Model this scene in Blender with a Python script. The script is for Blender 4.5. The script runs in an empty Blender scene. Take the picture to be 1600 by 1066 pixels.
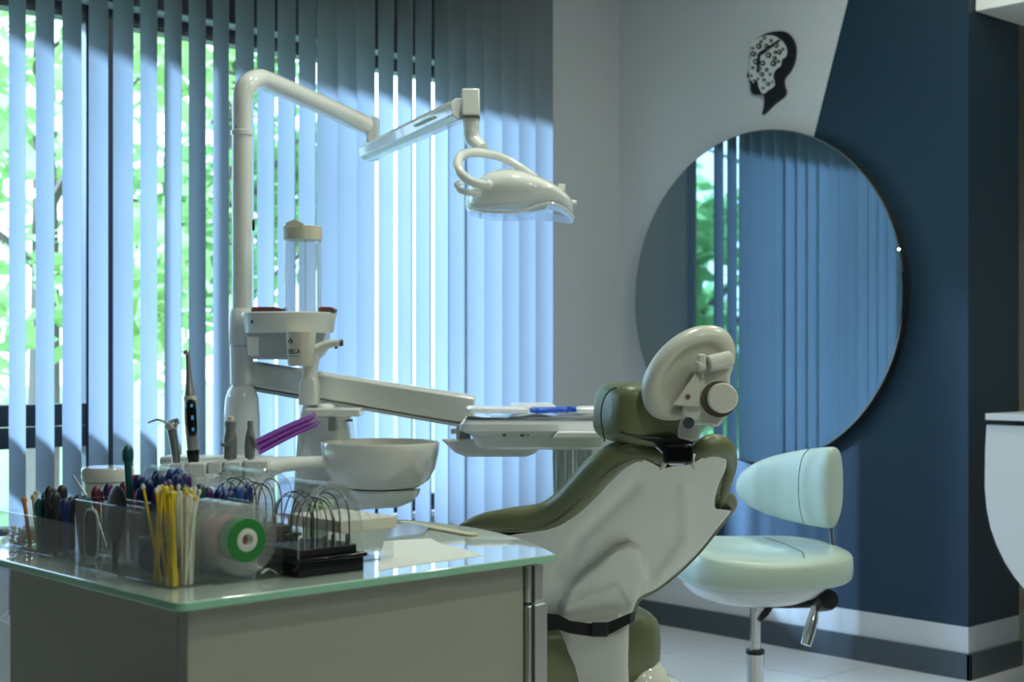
import bpy, math, random
from mathutils import Vector, Matrix
random.seed(7)
PI = math.pi
scene = bpy.context.scene
col = scene.collection

# ------------------------------------------------------------------ camera
YAW = math.radians(47.3)
FWD = Vector((math.cos(YAW), math.sin(YAW), 0))
RGT = Vector((math.sin(YAW), -math.cos(YAW), 0))
FPX, HOR, CAMH = 2250.0, 555.0, 1.05
cd = bpy.data.cameras.new('camera')
cam = bpy.data.objects.new('camera', cd); col.objects.link(cam)
cam.location = (0, 0, CAMH)
cam.rotation_euler = (PI/2, 0, YAW - PI/2)
cd.sensor_width = 36; cd.lens = FPX/1600*36
cd.shift_y = (HOR-533)/1600
cd.clip_start = 0.05; cd.clip_end = 200
cd.dof.use_dof = True; cd.dof.focus_distance = 2.3; cd.dof.aperture_fstop = 8.0
scene.camera = cam

# ------------------------------------------------------------------ world, sun, exposure
vs = scene.view_settings
vs.view_transform = 'Standard'; vs.look = 'None'; vs.gamma = 1; vs.use_curve_mapping = False
vs.exposure = 0.35
try: scene.cycles.transparent_max_bounces = 48
except Exception: pass
w = bpy.data.worlds.new('world'); scene.world = w; w.use_nodes = True
bg = w.node_tree.nodes['Background']
bg.inputs[0].default_value = (0.48, 0.70, 1.0, 1); bg.inputs[1].default_value = 5.5
sd = bpy.data.lights.new('sun', 'SUN'); sd.energy = 22.0; sd.angle = math.radians(4.0); sd.color = (0.40, 0.65, 1.0)
sun = bpy.data.objects.new('sun', sd); col.objects.link(sun)
sun.location = (2, 12, 8)
sun.rotation_euler = Vector((1.0, -1.0, -0.50)).to_track_quat('-Z', 'Y').to_euler()

def P(px, py, Z):
    """a point of the place: at depth Z (m) along the view direction from the camera spot"""
    return Vector((0, 0, CAMH)) + FWD*Z + RGT*((px-800)/FPX*Z) + Vector((0, 0, (HOR-py)/FPX*Z))
def ray(px):
    u = (px-800)/FPX
    return (FWD.x+u*RGT.x, FWD.y+u*RGT.y)
def on_x(px, py, X):
    d = ray(px); Z = X/d[0]; return P(px, py, Z)
def on_y(px, py, Y):
    d = ray(px); Z = Y/d[1]; return P(px, py, Z)

# ------------------------------------------------------------------ materials
MATS = {}
def mat(name, color=(.8,.8,.8), rough=.5, metal=0, spec=.5, trans=0, coat=0, emit=None, estr=0, noise=0, nscale=20, bump=0, bscale=200, alpha=1):
    m = bpy.data.materials.new(name); m.use_nodes = True
    nt = m.node_tree; b = nt.nodes['Principled BSDF']
    b.inputs['Base Color'].default_value = (*color, 1)
    b.inputs['Roughness'].default_value = rough; b.inputs['Metallic'].default_value = metal
    b.inputs['Specular IOR Level'].default_value = spec
    b.inputs['Transmission Weight'].default_value = trans
    b.inputs['Coat Weight'].default_value = coat
    if emit: b.inputs['Emission Color'].default_value = (*emit, 1); b.inputs['Emission Strength'].default_value = estr
    tc = nt.nodes.new('ShaderNodeTexCoord')
    if noise:
        n = nt.nodes.new('ShaderNodeTexNoise'); n.inputs['Scale'].default_value = nscale; n.inputs['Detail'].default_value = 4
        nt.links.new(tc.outputs['Object'], n.inputs['Vector'])
        mx = nt.nodes.new('ShaderNodeMix'); mx.data_type = 'RGBA'
        mx.inputs['A'].default_value = (*[c*(1-noise) for c in color], 1); mx.inputs['B'].default_value = (*[min(1, c*(1+noise)) for c in color], 1)
        nt.links.new(n.outputs['Fac'], mx.inputs['Factor']); nt.links.new(mx.outputs['Result'], b.inputs['Base Color'])
    if bump:
        n2 = nt.nodes.new('ShaderNodeTexNoise'); n2.inputs['Scale'].default_value = bscale
        nt.links.new(tc.outputs['Object'], n2.inputs['Vector'])
        bp = nt.nodes.new('ShaderNodeBump'); bp.inputs['Strength'].default_value = bump; bp.inputs['Distance'].default_value = .002
        nt.links.new(n2.outputs['Fac'], bp.inputs['Height']); nt.links.new(bp.outputs['Normal'], b.inputs['Normal'])
    MATS[name] = m; return m
def clearmat(name, tint=(.93,.95,.95), rough=.04, refl=1.0, haze=0.0):
    """clear plastic / glass sheet: see-through with a fresnel gloss (and a little milky body)"""
    m = bpy.data.materials.new(name); m.use_nodes = True; nt = m.node_tree
    nt.nodes.remove(nt.nodes['Principled BSDF']); out = nt.nodes['Material Output']
    t = nt.nodes.new('ShaderNodeBsdfTransparent'); t.inputs[0].default_value = (*tint, 1)
    g = nt.nodes.new('ShaderNodeBsdfGlossy'); g.inputs['Roughness'].default_value = rough
    fr = nt.nodes.new('ShaderNodeLayerWeight')
    pw = nt.nodes.new('ShaderNodeMath'); pw.operation = 'POWER'; pw.inputs[1].default_value = 4.0
    nt.links.new(fr.outputs['Facing'], pw.inputs[0])
    ml = nt.nodes.new('ShaderNodeMath'); ml.operation = 'MULTIPLY_ADD'; ml.inputs[1].default_value = .75*refl; ml.inputs[2].default_value = .04*refl
    ml.use_clamp = True
    nt.links.new(pw.outputs[0], ml.inputs[0])
    body = t
    if haze:
        d = nt.nodes.new('ShaderNodeBsdfDiffuse'); d.inputs[0].default_value = (.85,.88,.88,1)
        mh = nt.nodes.new('ShaderNodeMixShader'); mh.inputs[0].default_value = haze
        nt.links.new(t.outputs[0], mh.inputs[1]); nt.links.new(d.outputs[0], mh.inputs[2]); body = mh
    mx = nt.nodes.new('ShaderNodeMixShader')
    nt.links.new(ml.outputs[0], mx.inputs[0]); nt.links.new(body.outputs[0], mx.inputs[1]); nt.links.new(g.outputs[0], mx.inputs[2])
    nt.links.new(mx.outputs[0], out.inputs[0]); MATS[name] = m; return m
def thinmat(name, color, transcol, fac):
    """cloth or leaf that scatters light through"""
    m = bpy.data.materials.new(name); m.use_nodes = True; nt = m.node_tree
    nt.nodes.remove(nt.nodes['Principled BSDF']); out = nt.nodes['Material Output']
    d = nt.nodes.new('ShaderNodeBsdfDiffuse'); d.inputs[0].default_value = (*color, 1)
    t = nt.nodes.new('ShaderNodeBsdfTranslucent'); t.inputs[0].default_value = (*transcol, 1)
    mx = nt.nodes.new('ShaderNodeMixShader'); mx.inputs[0].default_value = fac
    nt.links.new(d.outputs[0], mx.inputs[1]); nt.links.new(t.outputs[0], mx.inputs[2]); nt.links.new(mx.outputs[0], out.inputs[0])
    MATS[name] = m; return m

mat('paint_grey', (.50,.52,.53), .6, bump=.05, bscale=120)
mat('paint_slate', (.09,.11,.12), .6)  # unseen back and left walls, tone darkened to cut bounce light
mat('ceiling_white', (.8,.8,.78), .7)
mat('wall_beige', (.62,.60,.52), .6)
mat('baseboard', (.055,.075,.09), .45)
mat('white_strip', (.72,.74,.76), .5)
mat('floor_tile', (.68,.69,.70), .22, noise=.03, nscale=3)
mat('grout', (.42,.43,.45), .7)
mat('frame_dark', (.018,.025,.035), .4)
mat('wall_outside', (.5,.48,.44), .8)
clearmat('pane', (.97,.98,.98), .01, 1.0)
thinmat('slat_fabric', (.33,.355,.38), (.55,.60,.66), .5)
mat('rail_white', (.7,.72,.74), .4)
clearmat('bag_film', (.95,.96,.97), .10, 2.2, .30)
clearmat('table_film_sunlit', (.95,.96,.97), .15, 1.4, .6)  # milky white put into the film in place of sunlight on the table
thinmat('leaf_a', (.12,.26,.08), (.36,.62,.24), .55)
thinmat('leaf_b', (.20,.34,.12), (.55,.75,.32), .55)
mat('bark', (.10,.075,.05), .9, noise=.3, nscale=12)
mat('lawn', (.16,.25,.09), .95, noise=.35, nscale=2.5)
mat('path', (.55,.56,.56), .9)
mat('blue_paint', (.007,.029,.054), .5)
mat('mirror_silver', (.30,.38,.40), .02, metal=1)
mat('mirror_edge', (.015,.017,.02), .4)
mat('emblem_black', (.008,.008,.01), .4)
mat('emblem_white', (.62,.64,.62), .5)
mat('unit_white', (.80,.81,.76), .18, coat=.3)
mat('unit_grey', (.55,.58,.58), .3)
mat('lamp_white', (.82,.83,.78), .14, coat=.5)
mat('ceramic', (.80,.79,.72), .07, coat=.6)
mat('print_black', (.02,.022,.028), .5)
mat('black_plastic', (.012,.012,.014), .4)
mat('black_gloss', (.008,.008,.01), .12)
mat('black_web', (.005,.005,.006), .7, bump=.2, bscale=900)
mat('led_blue', (.05,.35,.6), .3, emit=(.15,.6,1.0), estr=.10)
mat('chrome', (.75,.76,.78), .12, metal=1)
mat('steel', (.55,.55,.55), .28, metal=1)
mat('silver_body', (.55,.53,.50), .25, metal=.8)
mat('wire_grey', (.22,.22,.22), .3, metal=.9)
mat('alu', (.60,.61,.60), .32, metal=.85)
mat('grey_rubber', (.20,.205,.19), .45)
mat('ivory', (.72,.68,.52), .4)
mat('olive', (.155,.175,.085), .36, bump=.08, bscale=350)
mat('mint', (.48,.58,.50), .34, bump=.06, bscale=350)
mat('shell', (.72,.72,.64), .13, coat=.4)
mat('shell_matte', (.66,.65,.55), .3)
mat('ring_dark', (.12,.10,.07), .5)
mat('laminate_gloss', (.37,.37,.31), .08)
mat('laminate', (.37,.37,.31), .3)
mat('glass_top', (.70,.82,.73), .03, coat=1)
mat('glass_edge', (.32,.62,.44), .12)
clearmat('acrylic', (.985,.99,.99), .03, 1.1, .004)
clearmat('film', (.95,.96,.97), .12, 1.6, .22)
clearmat('bottle_clear', (.95,.97,.985), .03, 1.0, .05)
clearmat('bottle_wall', (.97,.985,.99), .04, 1.2, .14)
clearmat('spool_case', (.97,.975,.97), .06, 1.2, .16)
clearmat('purple_clear', (.42,.14,.62), .1, 1.0, .12)
mat('purple', (.28,.06,.42), .3)
mat('cup_beige', (.70,.67,.56), .35)
mat('brown', (.16,.075,.045), .5)
mat('red', (.42,.05,.045), .4)
mat('green', (.02,.26,.035), .35)
mat('pink', (.62,.22,.24), .4)
mat('hot_pink', (.80,.03,.16), .35)
mat('maroon', (.13,.012,.03), .4)
mat('navy', (.012,.03,.14), .35)
mat('royal', (.02,.07,.28), .35)
mat('teal', (.01,.11,.12), .35)
mat('dark_green', (.012,.075,.05), .35)
mat('violet', (.07,.02,.12), .35)
mat('charcoal', (.035,.035,.038), .4)
mat('yellow', (.80,.58,.02), .4)
mat('swab_white', (.80,.79,.68), .5)
mat('orange', (.62,.24,.05), .45)
mat('tray_sunlit_white', (.93,.95,.97), .2)  # extra bright white, stands in for sun falling on the instrument table
mat('bright_blue', (.01,.10,.70), .35)
mat('paper', (.82,.83,.76), .7)
mat('wood', (.60,.52,.34), .6, noise=.1, nscale=40)
mat('block_beige', (.70,.68,.56), .5)
mat('mint_paper', (.55,.75,.55), .6)
mat('desk_white', (.72,.76,.80), .25)
mat('bead_mix', (.62,.56,.50), .5, noise=.5, nscale=300)
mat('lamp_disc', (1,1,1), .5, emit=(1.0,.93,.72), estr=6)

# mirror wall paint: pale grey and dark blue meet on a slanting line, white band along the foot
def two_tone():
    m = bpy.data.materials.new('two_tone_paint'); m.use_nodes = True; nt = m.node_tree; b = nt.nodes['Principled BSDF']
    b.inputs['Roughness'].default_value = .5
    tc = nt.nodes.new('ShaderNodeTexCoord'); sp = nt.nodes.new('ShaderNodeSeparateXYZ'); nt.links.new(tc.outputs['Object'], sp.inputs[0])
    a = on_x(1325, 0, 4.24); c = on_x(1272, 212, 4.24)
    k = (a.y-c.y)/(a.z-c.z)          # y of the line = c.y + k (z - c.z); blue where y is smaller
    mu = nt.nodes.new('ShaderNodeMath'); mu.operation = 'MULTIPLY_ADD'; mu.inputs[1].default_value = k; mu.inputs[2].default_value = c.y-k*c.z
    nt.links.new(sp.outputs['Z'], mu.inputs[0])
    lt = nt.nodes.new('ShaderNodeMath'); lt.operation = 'LESS_THAN'; nt.links.new(sp.outputs['Y'], lt.inputs[0]); nt.links.new(mu.outputs[0], lt.inputs[1])
    gt = nt.nodes.new('ShaderNodeMath'); gt.operation = 'GREATER_THAN'; gt.inputs[1].default_value = FOOT; nt.links.new(sp.outputs['Z'], gt.inputs[0])
    an = nt.nodes.new('ShaderNodeMath'); an.operation = 'MULTIPLY'; nt.links.new(lt.outputs[0], an.inputs[0]); nt.links.new(gt.outputs[0], an.inputs[1])
    mx = nt.nodes.new('ShaderNodeMix'); mx.data_type = 'RGBA'; mx.inputs['A'].default_value = (.56,.58,.59,1); mx.inputs['B'].default_value = (.007,.029,.054,1)
    nt.links.new(an.outputs[0], mx.inputs['Factor']); nt.links.new(mx.outputs['Result'], b.inputs['Base Color'])
    MATS['two_tone'] = m
FOOT = on_x(1515, 981, 4.24).z
two_tone()

# ------------------------------------------------------------------ mesh helpers: every g_* returns (verts, faces)
def join(*gs):
    V, F = [], []
    for v, f in gs:
        o = len(V); V += [tuple(p) for p in v]; F += [tuple(i+o for i in q) for q in f]
    return V, F
def xf(g, M):
    return [tuple(M @ Vector(p)) for p in g[0]], g[1]
def g_box(x0, x1, y0, y1, z0, z1):
    v = [(x,y,z) for x in (x0,x1) for y in (y0,y1) for z in (z0,z1)]
    return v, [(0,1,3,2),(4,6,7,5),(0,4,5,1),(2,3,7,6),(0,2,6,4),(1,5,7,3)]
def g_cbox(c, s, rz=0):
    g = g_box(-s[0]/2, s[0]/2, -s[1]/2, s[1]/2, -s[2]/2, s[2]/2)
    return xf(g, Matrix.Translation(c) @ Matrix.Rotation(rz, 4, 'Z'))
def g_loft(rings, cap=True, closed=False):
    n = len(rings[0]); V = [tuple(p) for r in rings for p in r]; F = []
    m = len(rings)
    for i in range(m if closed else m-1):
        a, b = i*n, ((i+1) % m)*n
        for j in range(n):
            k = (j+1) % n
            F.append((a+j, a+k, b+k, b+j))
    if cap and not closed:
        F.append(tuple(reversed(range(n)))); F.append(tuple((m-1)*n+j for j in range(n)))
    return V, F
def spline(pts, sub=6, closed=False):
    P_ = [list(p) for p in pts]; n = len(P_); out = []
    rng = range(n if closed else n-1)
    for i in rng:
        if closed: p0, p1, p2, p3 = P_[i-1], P_[i], P_[(i+1) % n], P_[(i+2) % n]
        else: p0, p1, p2, p3 = P_[max(i-1,0)], P_[i], P_[i+1], P_[min(i+2,n-1)]
        for s in range(sub):
            t = s/sub; t2 = t*t; t3 = t2*t
            out.append([.5*((2*b)+(-a+c)*t+(2*a-5*b+4*c-d)*t2+(-a+3*b-3*c+d)*t3) for a, b, c, d in zip(p0,p1,p2,p3)])
    if not closed: out.append(P_[-1])
    return out
def g_tube(pts, r=None, n=12, sub=6, closed=False, flat=1.0):
    """pts: (x,y,z) with one radius r, or (x,y,z,r)"""
    q = [tuple(p)+((r,) if len(p) == 3 else ()) for p in pts]
    q = spline(q, sub, closed) if sub > 1 else [list(p) for p in q]
    C = [Vector(p[:3]) for p in q]; R = [max(p[3], 1e-5) for p in q]; m = len(C)
    T = []
    for i in range(m):
        a = C[(i+1) % m] if (closed or i < m-1) else C[i]
        b = C[i-1] if (closed or i > 0) else C[i]
        d = a-b; T.append(d.normalized() if d.length > 1e-9 else Vector((0,0,1)))
    up = Vector((0,0,1)) if abs(T[0].z) < .9 else Vector((1,0,0))
    N = (up - T[0]*up.dot(T[0])).normalized(); rings = []
    for i in range(m):
        N = (N - T[i]*N.dot(T[i])); N = N.normalized() if N.length > 1e-6 else Vector((1,0,0))
        B = T[i].cross(N)
        rings.append([C[i]+N*(math.cos(2*PI*j/n)*R[i])+B*(math.sin(2*PI*j/n)*R[i]*flat) for j in range(n)])
    return g_loft(rings, True, closed)
def g_cyl(a, b, r0, r1=None, n=20):
    r1 = r0 if r1 is None else r1
    return g_tube([tuple(a)+(r0,), tuple(b)+(r1,)], n=n, sub=1)
def g_lathe(prof, c=(0,0,0), n=32, M=None, sx=1, sy=1, ring=False):
    rings = [[(r*math.cos(2*PI*j/n)*sx, r*math.sin(2*PI*j/n)*sy, z) for j in range(n)] for r, z in prof]
    g = g_loft(rings, closed=ring)
    if M is not None: g = xf(g, M)
    return xf(g, Matrix.Translation(c))
def axis_matrix(a, b):
    """local +Z along a->b, origin at a"""
    a, b = Vector(a), Vector(b); q = (b-a).to_track_quat('Z', 'Y')
    return Matrix.Translation(a) @ q.to_matrix().to_4x4()
def g_axis(prof, a, b, n=20, sx=1, sy=1):
    """lathe along a->b; profile z is given 0..1 along the axis"""
    L = (Vector(b)-Vector(a)).length
    return g_lathe([(r, z*L) for r, z in prof], n=n, M=axis_matrix(a, b), sx=sx, sy=sy)
def g_super(c, r, e1=.5, e2=.5, nu=32, nv=16, fn=None, M=None):
    def sg(v, e): return math.copysign(abs(v)**e, v)
    V, F = [], []
    for i in range(nv+1):
        th = -PI/2+PI*i/nv
        for j in range(nu):
            ph = 2*PI*j/nu
            V.append([r[0]*sg(math.cos(th),e1)*sg(math.cos(ph),e2), r[1]*sg(math.cos(th),e1)*sg(math.sin(ph),e2), r[2]*sg(math.sin(th),e1)])
    for i in range(nv):
        for j in range(nu):
            k = (j+1) % nu
            F.append((i*nu+j, i*nu+k, (i+1)*nu+k, (i+1)*nu+j))
    F.append(tuple(reversed(range(nu)))); F.append(tuple(nv*nu+j for j in range(nu)))
    if fn: V = [fn(*p) for p in V]
    g = (V, F)
    if M is not None: g = xf(g, M)
    return xf(g, Matrix.Translation(c))
def g_prism(poly, fn, w0, w1):
    """polygon (u,v) extruded from w0 to w1 through fn(u,v,w)->xyz"""
    n = len(poly)
    V = [tuple(fn(u,v,w0)) for u,v in poly]+[tuple(fn(u,v,w1)) for u,v in poly]
    F = [tuple(range(n)), tuple(reversed(range(n,2*n)))]+[(i,(i+n),(i+1)%n+n,(i+1)%n) for i in range(n)]
    return V, F
def rrect(x0, x1, y0, y1, r, n=5):
    out = []
    for cx, cy, a in ((x1-r,y1-r,0),(x0+r,y1-r,PI/2),(x0+r,y0+r,PI),(x1-r,y0+r,3*PI/2)):
        for i in range(n+1):
            t = a+PI/2*i/n; out.append((cx+r*math.cos(t), cy+r*math.sin(t)))
    return out
def resample(poly, n):
    L = [0]
    for a, b in zip(poly, poly[1:]): L.append(L[-1]+math.dist(a, b))
    out = []
    for i in range(n+1):
        s = L[-1]*i/n; k = 0
        while k < len(L)-2 and L[k+1] < s: k += 1
        t = (s-L[k])/max(1e-9, L[k+1]-L[k]); out.append([a+(b-a)*t for a, b in zip(poly[k], poly[k+1])])
    return out
def coons(top, right, bottom, left, nu, nv):
    """four boundary lines (top left->right, right top->bottom, bottom left->right, left top->bottom)"""
    T, B = resample(top, nu), resample(bottom, nu); L, R = resample(left, nv), resample(right, nv)
    G = []
    for j in range(nv+1):
        v = j/nv; row = []
        for i in range(nu+1):
            u = i/nu
            row.append([(1-v)*T[i][k]+v*B[i][k]+(1-u)*L[j][k]+u*R[j][k]-((1-u)*(1-v)*T[0][k]+u*(1-v)*T[-1][k]+(1-u)*v*B[0][k]+u*v*B[-1][k]) for k in range(len(T[0]))])
        G.append(row)
    return G
def g_slab(G0, G1):
    """solid between two equal grids of points"""
    nv, nu = len(G0), len(G0[0]); V = [tuple(p) for r in G0 for p in r]+[tuple(p) for r in G1 for p in r]; o = nv*nu; F = []
    for j in range(nv-1):
        for i in range(nu-1):
            a = j*nu+i; F.append((a,a+nu,a+nu+1,a+1)); F.append((o+a,o+a+1,o+a+nu+1,o+a+nu))
    edge = [(0,i) for i in range(nu)]+[(j,nu-1) for j in range(1,nv)]+[(nv-1,i) for i in range(nu-2,-1,-1)]+[(j,0) for j in range(nv-2,0,-1)]
    ids = [j*nu+i for j, i in edge]
    for a, b in zip(ids, ids[1:]+ids[:1]): F.append((a,b,b+o,a+o))
    return V, F

def mesh(name, g, mats, angle=38):
    me = bpy.data.meshes.new(name); me.from_pydata([tuple(p) for p in g[0]], [], g[1]); me.update()
    import bmesh
    bm = bmesh.new(); bm.from_mesh(me); bmesh.ops.recalc_face_normals(bm, faces=bm.faces[:]); bm.to_mesh(me); bm.free()
    for m in (mats if isinstance(mats, (list, tuple)) else [mats]): me.materials.append(MATS[m])
    for p in me.polygons: p.use_smooth = True
    me.set_sharp_from_angle(angle=math.radians(angle))
    return me
def part(name, g, m, parent=None, bevel=0, sub=0, angle=38, seg=2):
    o = bpy.data.objects.new(name, mesh(name, g, m, angle)); col.objects.link(o)
    if parent is not None: o.parent = parent
    if bevel:
        b = o.modifiers.new('bevel', 'BEVEL'); b.width = bevel; b.segments = seg; b.limit_method = 'ANGLE'; b.angle_limit = math.radians(35)
    if sub:
        s = o.modifiers.new('subsurf', 'SUBSURF'); s.levels = sub; s.render_levels = sub
    return o
def tag(o, label, cat, group=None, kind=None):
    o['label'] = label; o['category'] = cat
    if group: o['group'] = group
    if kind: o['kind'] = kind
    return o
def thing(name, label, cat, loc=(0,0,0), rz=0, group=None):
    o = bpy.data.objects.new(name, None); col.objects.link(o); o.empty_display_size = .05
    o.location = loc; o.rotation_euler = (0,0,rz)
    return tag(o, label, cat, group)
def struct(name, g, m, parent=None, **k):
    o = part(name, g, m, parent, **k)
    if parent is None: o['kind'] = 'structure'
    return o
def copy_tree(o, parent=None):
    c = o.copy(); col.objects.link(c); c.parent = parent
    for ch in list(o.children): copy_tree(ch, c)
    return c

class Frame:
    """a thing whose own axes are x = to the right of the view, y = away, z = up; lengths taken off the photograph at depth Z"""
    def __init__(s, name, label, cat, px, Z, zbase=0, group=None):
        s.px, s.Z, s.zb = px, Z, zbase
        p = P(px, HOR, Z)
        s.root = thing(name, label, cat, (p.x, p.y, zbase), YAW-PI/2, group)
    def p(s, px, py, Z=None):
        Z = s.Z if Z is None else Z
        return ((px-800)/FPX*Z-(s.px-800)/FPX*s.Z, Z-s.Z, CAMH-(py-HOR)/FPX*Z-s.zb)
    def r(s, n, Z=None): return n*(s.Z if Z is None else Z)/FPX
    def part(s, name, g, m, parent=None, **k): return part(name, g, m, parent or s.root, **k)
    def tube(s, pts, n=14, sub=6, closed=False, flat=1.0):
        """pts: (px, py, Z, radius in px)"""
        return g_tube([s.p(a,b,c)+(s.r(r,c),) for a,b,c,r in pts], n=n, sub=sub, closed=closed, flat=flat)

# ================================================================== the setting
DW, DM = 3.96, 4.24              # window wall plane y, mirror wall plane x
XL, XR, YB, CEIL = -2.2, 5.6, -2.6, 2.8
floor = struct('floor', g_box(XL-.2, XR+.2, YB-.2, DW+.25, -.08, -.006), 'grout')
tile_me = mesh('tile', g_box(-.2975, .2975, -.2975, .2975, -.006, 0), 'floor_tile')
for i in range(14):
    for j in range(12):
        x, y = XL+.1+.3+i*.6, DW-.3-j*.6
        if x > XR-.2 or y < YB+.2: continue
        t = bpy.data.objects.new('tile', tile_me); col.objects.link(t); t.location = (x, y, 0); t.parent = floor
WX0, WX1, WZ0, WZ1 = .30, 3.67, .50, 2.10
struct('wall_window', join(g_box(XL-.2, WX0, DW, DW+.25, 0, CEIL), g_box(WX1, XR+.2, DW, DW+.25, 0, CEIL),
       g_box(WX0, WX1, DW, DW+.25, WZ1, CEIL), g_box(WX0, WX1, DW, DW+.25, 0, WZ0)), 'paint_grey')
struct('wall_mirror', g_box(DM, DM+.33, 2.42, DW, 0, CEIL), 'two_tone')
struct('wall_right', g_box(XR, XR+.2, YB, DW, 0, CEIL), 'wall_beige')
struct('wall_back', g_box(XL-.2, XR+.2, YB-.2, YB, 0, CEIL), 'paint_slate')
struct('wall_left', g_box(XL-.2, XL, YB, DW, 0, CEIL), 'paint_slate')
struct('ceiling', g_box(XL-.2, XR+.2, YB-.2, DW+.25, CEIL, CEIL+.15), 'ceiling_white')
struct('trim_1', g_box(DM+.04, XR, -.6, 2.418, 2.167, CEIL), 'ceiling_white', bevel=.003)       # bulkhead
BBH = .085
struct('baseboard_mirror', g_box(DM-.014, DM, 2.406, DW, 0, BBH), 'baseboard', bevel=.002)
struct('baseboard_pier', g_box(DM-.014, DM+.33, 2.406, 2.42, 0, BBH), 'baseboard', bevel=.002)
struct('baseboard_window', g_box(XL, DM-.014, DW-.014, DW, 0, BBH), 'baseboard', bevel=.002)

# windows: dark frames with clear panes; the near one has a transom
def window(name, x0, x1, transom):
    fy0, fy1 = 4.03, 4.10
    g = [g_box(x0, x0+.05, fy0, fy1, WZ0, WZ1), g_box(x1-.05, x1, fy0, fy1, WZ0, WZ1),
         g_box(x0+.05, x1-.05, fy0, fy1, WZ1-.045, WZ1), g_box(x0+.05, x1-.05, fy0, fy1, WZ0, WZ0+.05)]
    o = struct(name, join(*g), 'frame_dark', bevel=.004)
    if transom:
        part('transom', join(g_box(x0+.05, x1-.05, fy0, fy1, .778, .838), g_box(x0+.05, x1-.05, fy0, fy1-.01, .842, .906)), 'frame_dark', o, bevel=.004)
        part('pane', g_box(x0+.05, x1-.05, 4.06, 4.066, .55, .778), 'pane', o)
        part('pane', g_box(x0+.05, x1-.05, 4.06, 4.066, .906, WZ1-.045), 'pane', o)
    else:
        part('pane', g_box(x0+.05, x1-.05, 4.06, 4.066, WZ0+.05, WZ1-.045), 'pane', o)
    return o
window('window_1', .30, 2.036, True)
window('window_2', 2.036, 3.67, False)
struct('trim_2', g_box(WX0, WX1, DW-.03, 4.03, WZ0-.02, WZ0), 'rail_white', bevel=.003)      # window board

struct('trim_3', g_box(WX0, WX1, DW-.016, DW-.001, WZ1, CEIL-.02), 'frame_dark', bevel=.003)      # dark board added above the windows to cut bounce light on the slat tops
# outside: lawn, path, trees
struct('ground', g_box(-30, 40, 4.3, 60, -.5, -.3), 'lawn')
struct('garden_path', g_box(-30, 40, 7.4, 8.6, -.3, -.285), 'path')
def tree(name, label, x, y, h, r, n, leaf, lm, zlow=.25, seed=0, lean=0):
    rd = random.Random(seed); t = thing(name, label, 'tree', (x, y, -.3), 0, 'trees outside the window')
    tr = [g_tube([(0,0,0,.13),(.05,.04,h*.35,.10),(lean*.4,-.02,h*.7,.06),(lean*.6,0,h*.95,.02)], n=8)]
    for k in range(7):
        a = k*2.4; z = h*(.3+.07*k); tr.append(g_tube([(0.03,0.02,z,.04),(r*.45*math.cos(a),r*.45*math.sin(a),z+.5,.025),(r*.85*math.cos(a),r*.85*math.sin(a),z+.8,.008)], n=6, sub=3))
    part('trunk', join(*tr), 'bark', t)
    V, F = [], []
    cl = [(rd.gauss(0,.5), rd.gauss(0,.5), rd.random()) for _ in range(max(10, n//70))]
    for i in range(n):
        c = cl[i % len(cl)]
        px_, py_ = c[0]*r+rd.gauss(0,r*.16), c[1]*r+rd.gauss(0,r*.16)
        q = math.hypot(px_, py_)/r
        if q > .97: px_, py_ = px_/q*.9*rd.random()**.5, py_/q*.9*rd.random()**.5
        pz = h*(zlow+(1-zlow)*c[2])+rd.gauss(0,h*.045)
        if pz < .1: pz = .1+rd.random()*.3
        a, b = rd.random()*6.28, rd.gauss(0,.6); s = leaf*(.6+.8*rd.random())
        u = Vector((math.cos(a)*math.cos(b), math.sin(a)*math.cos(b), math.sin(b)))
        v = u.cross(Vector((rd.gauss(0,1), rd.gauss(0,1), rd.gauss(0,1)))).normalized()
        o = Vector((px_, py_, pz)); k = len(V)
        V += [tuple(o-u*s), tuple(o+v*s*.45), tuple(o+u*s), tuple(o-v*s*.45)]; F.append((k,k+1,k+2,k+3))
    part('foliage', (V, F), lm, t)
    return t
A_, B_ = 'leaf_a', 'leaf_b'
for k, (x, y, h, r, n, lm, lb) in enumerate([
    (4.3, 9.4, 5.2, 1.4, 1900, B_, 'light green tree beside the garden path outside the window'),
    (6.9, 11.2, 5.6, 1.3, 1500, A_, 'green tree outside behind the lamp pole'),
    (12.9, 10.8, 5.8, 1.7, 2000, B_, 'light green tree outside behind the closed end of the blind'),
    (-4.6, 9.0, 5.6, 1.8, 330, A_, 'thin crowned tree outside that lets sun through to the blind'),
    (-8.6, 10.2, 5.6, 1.9, 300, B_, 'sparse light green tree outside on the sunny side'),
    (-1.1, 8.0, 2.75, 1.4, 1700, A_, 'low green bush outside that shows in the round mirror'),
    (3.6, 13.6, 7.0, 2.0, 2200, A_, 'tall green tree in the second row beyond the path')]):
    tree('garden_tree', lb, x, y, h, r, n, .13, lm, seed=k+3)

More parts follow.
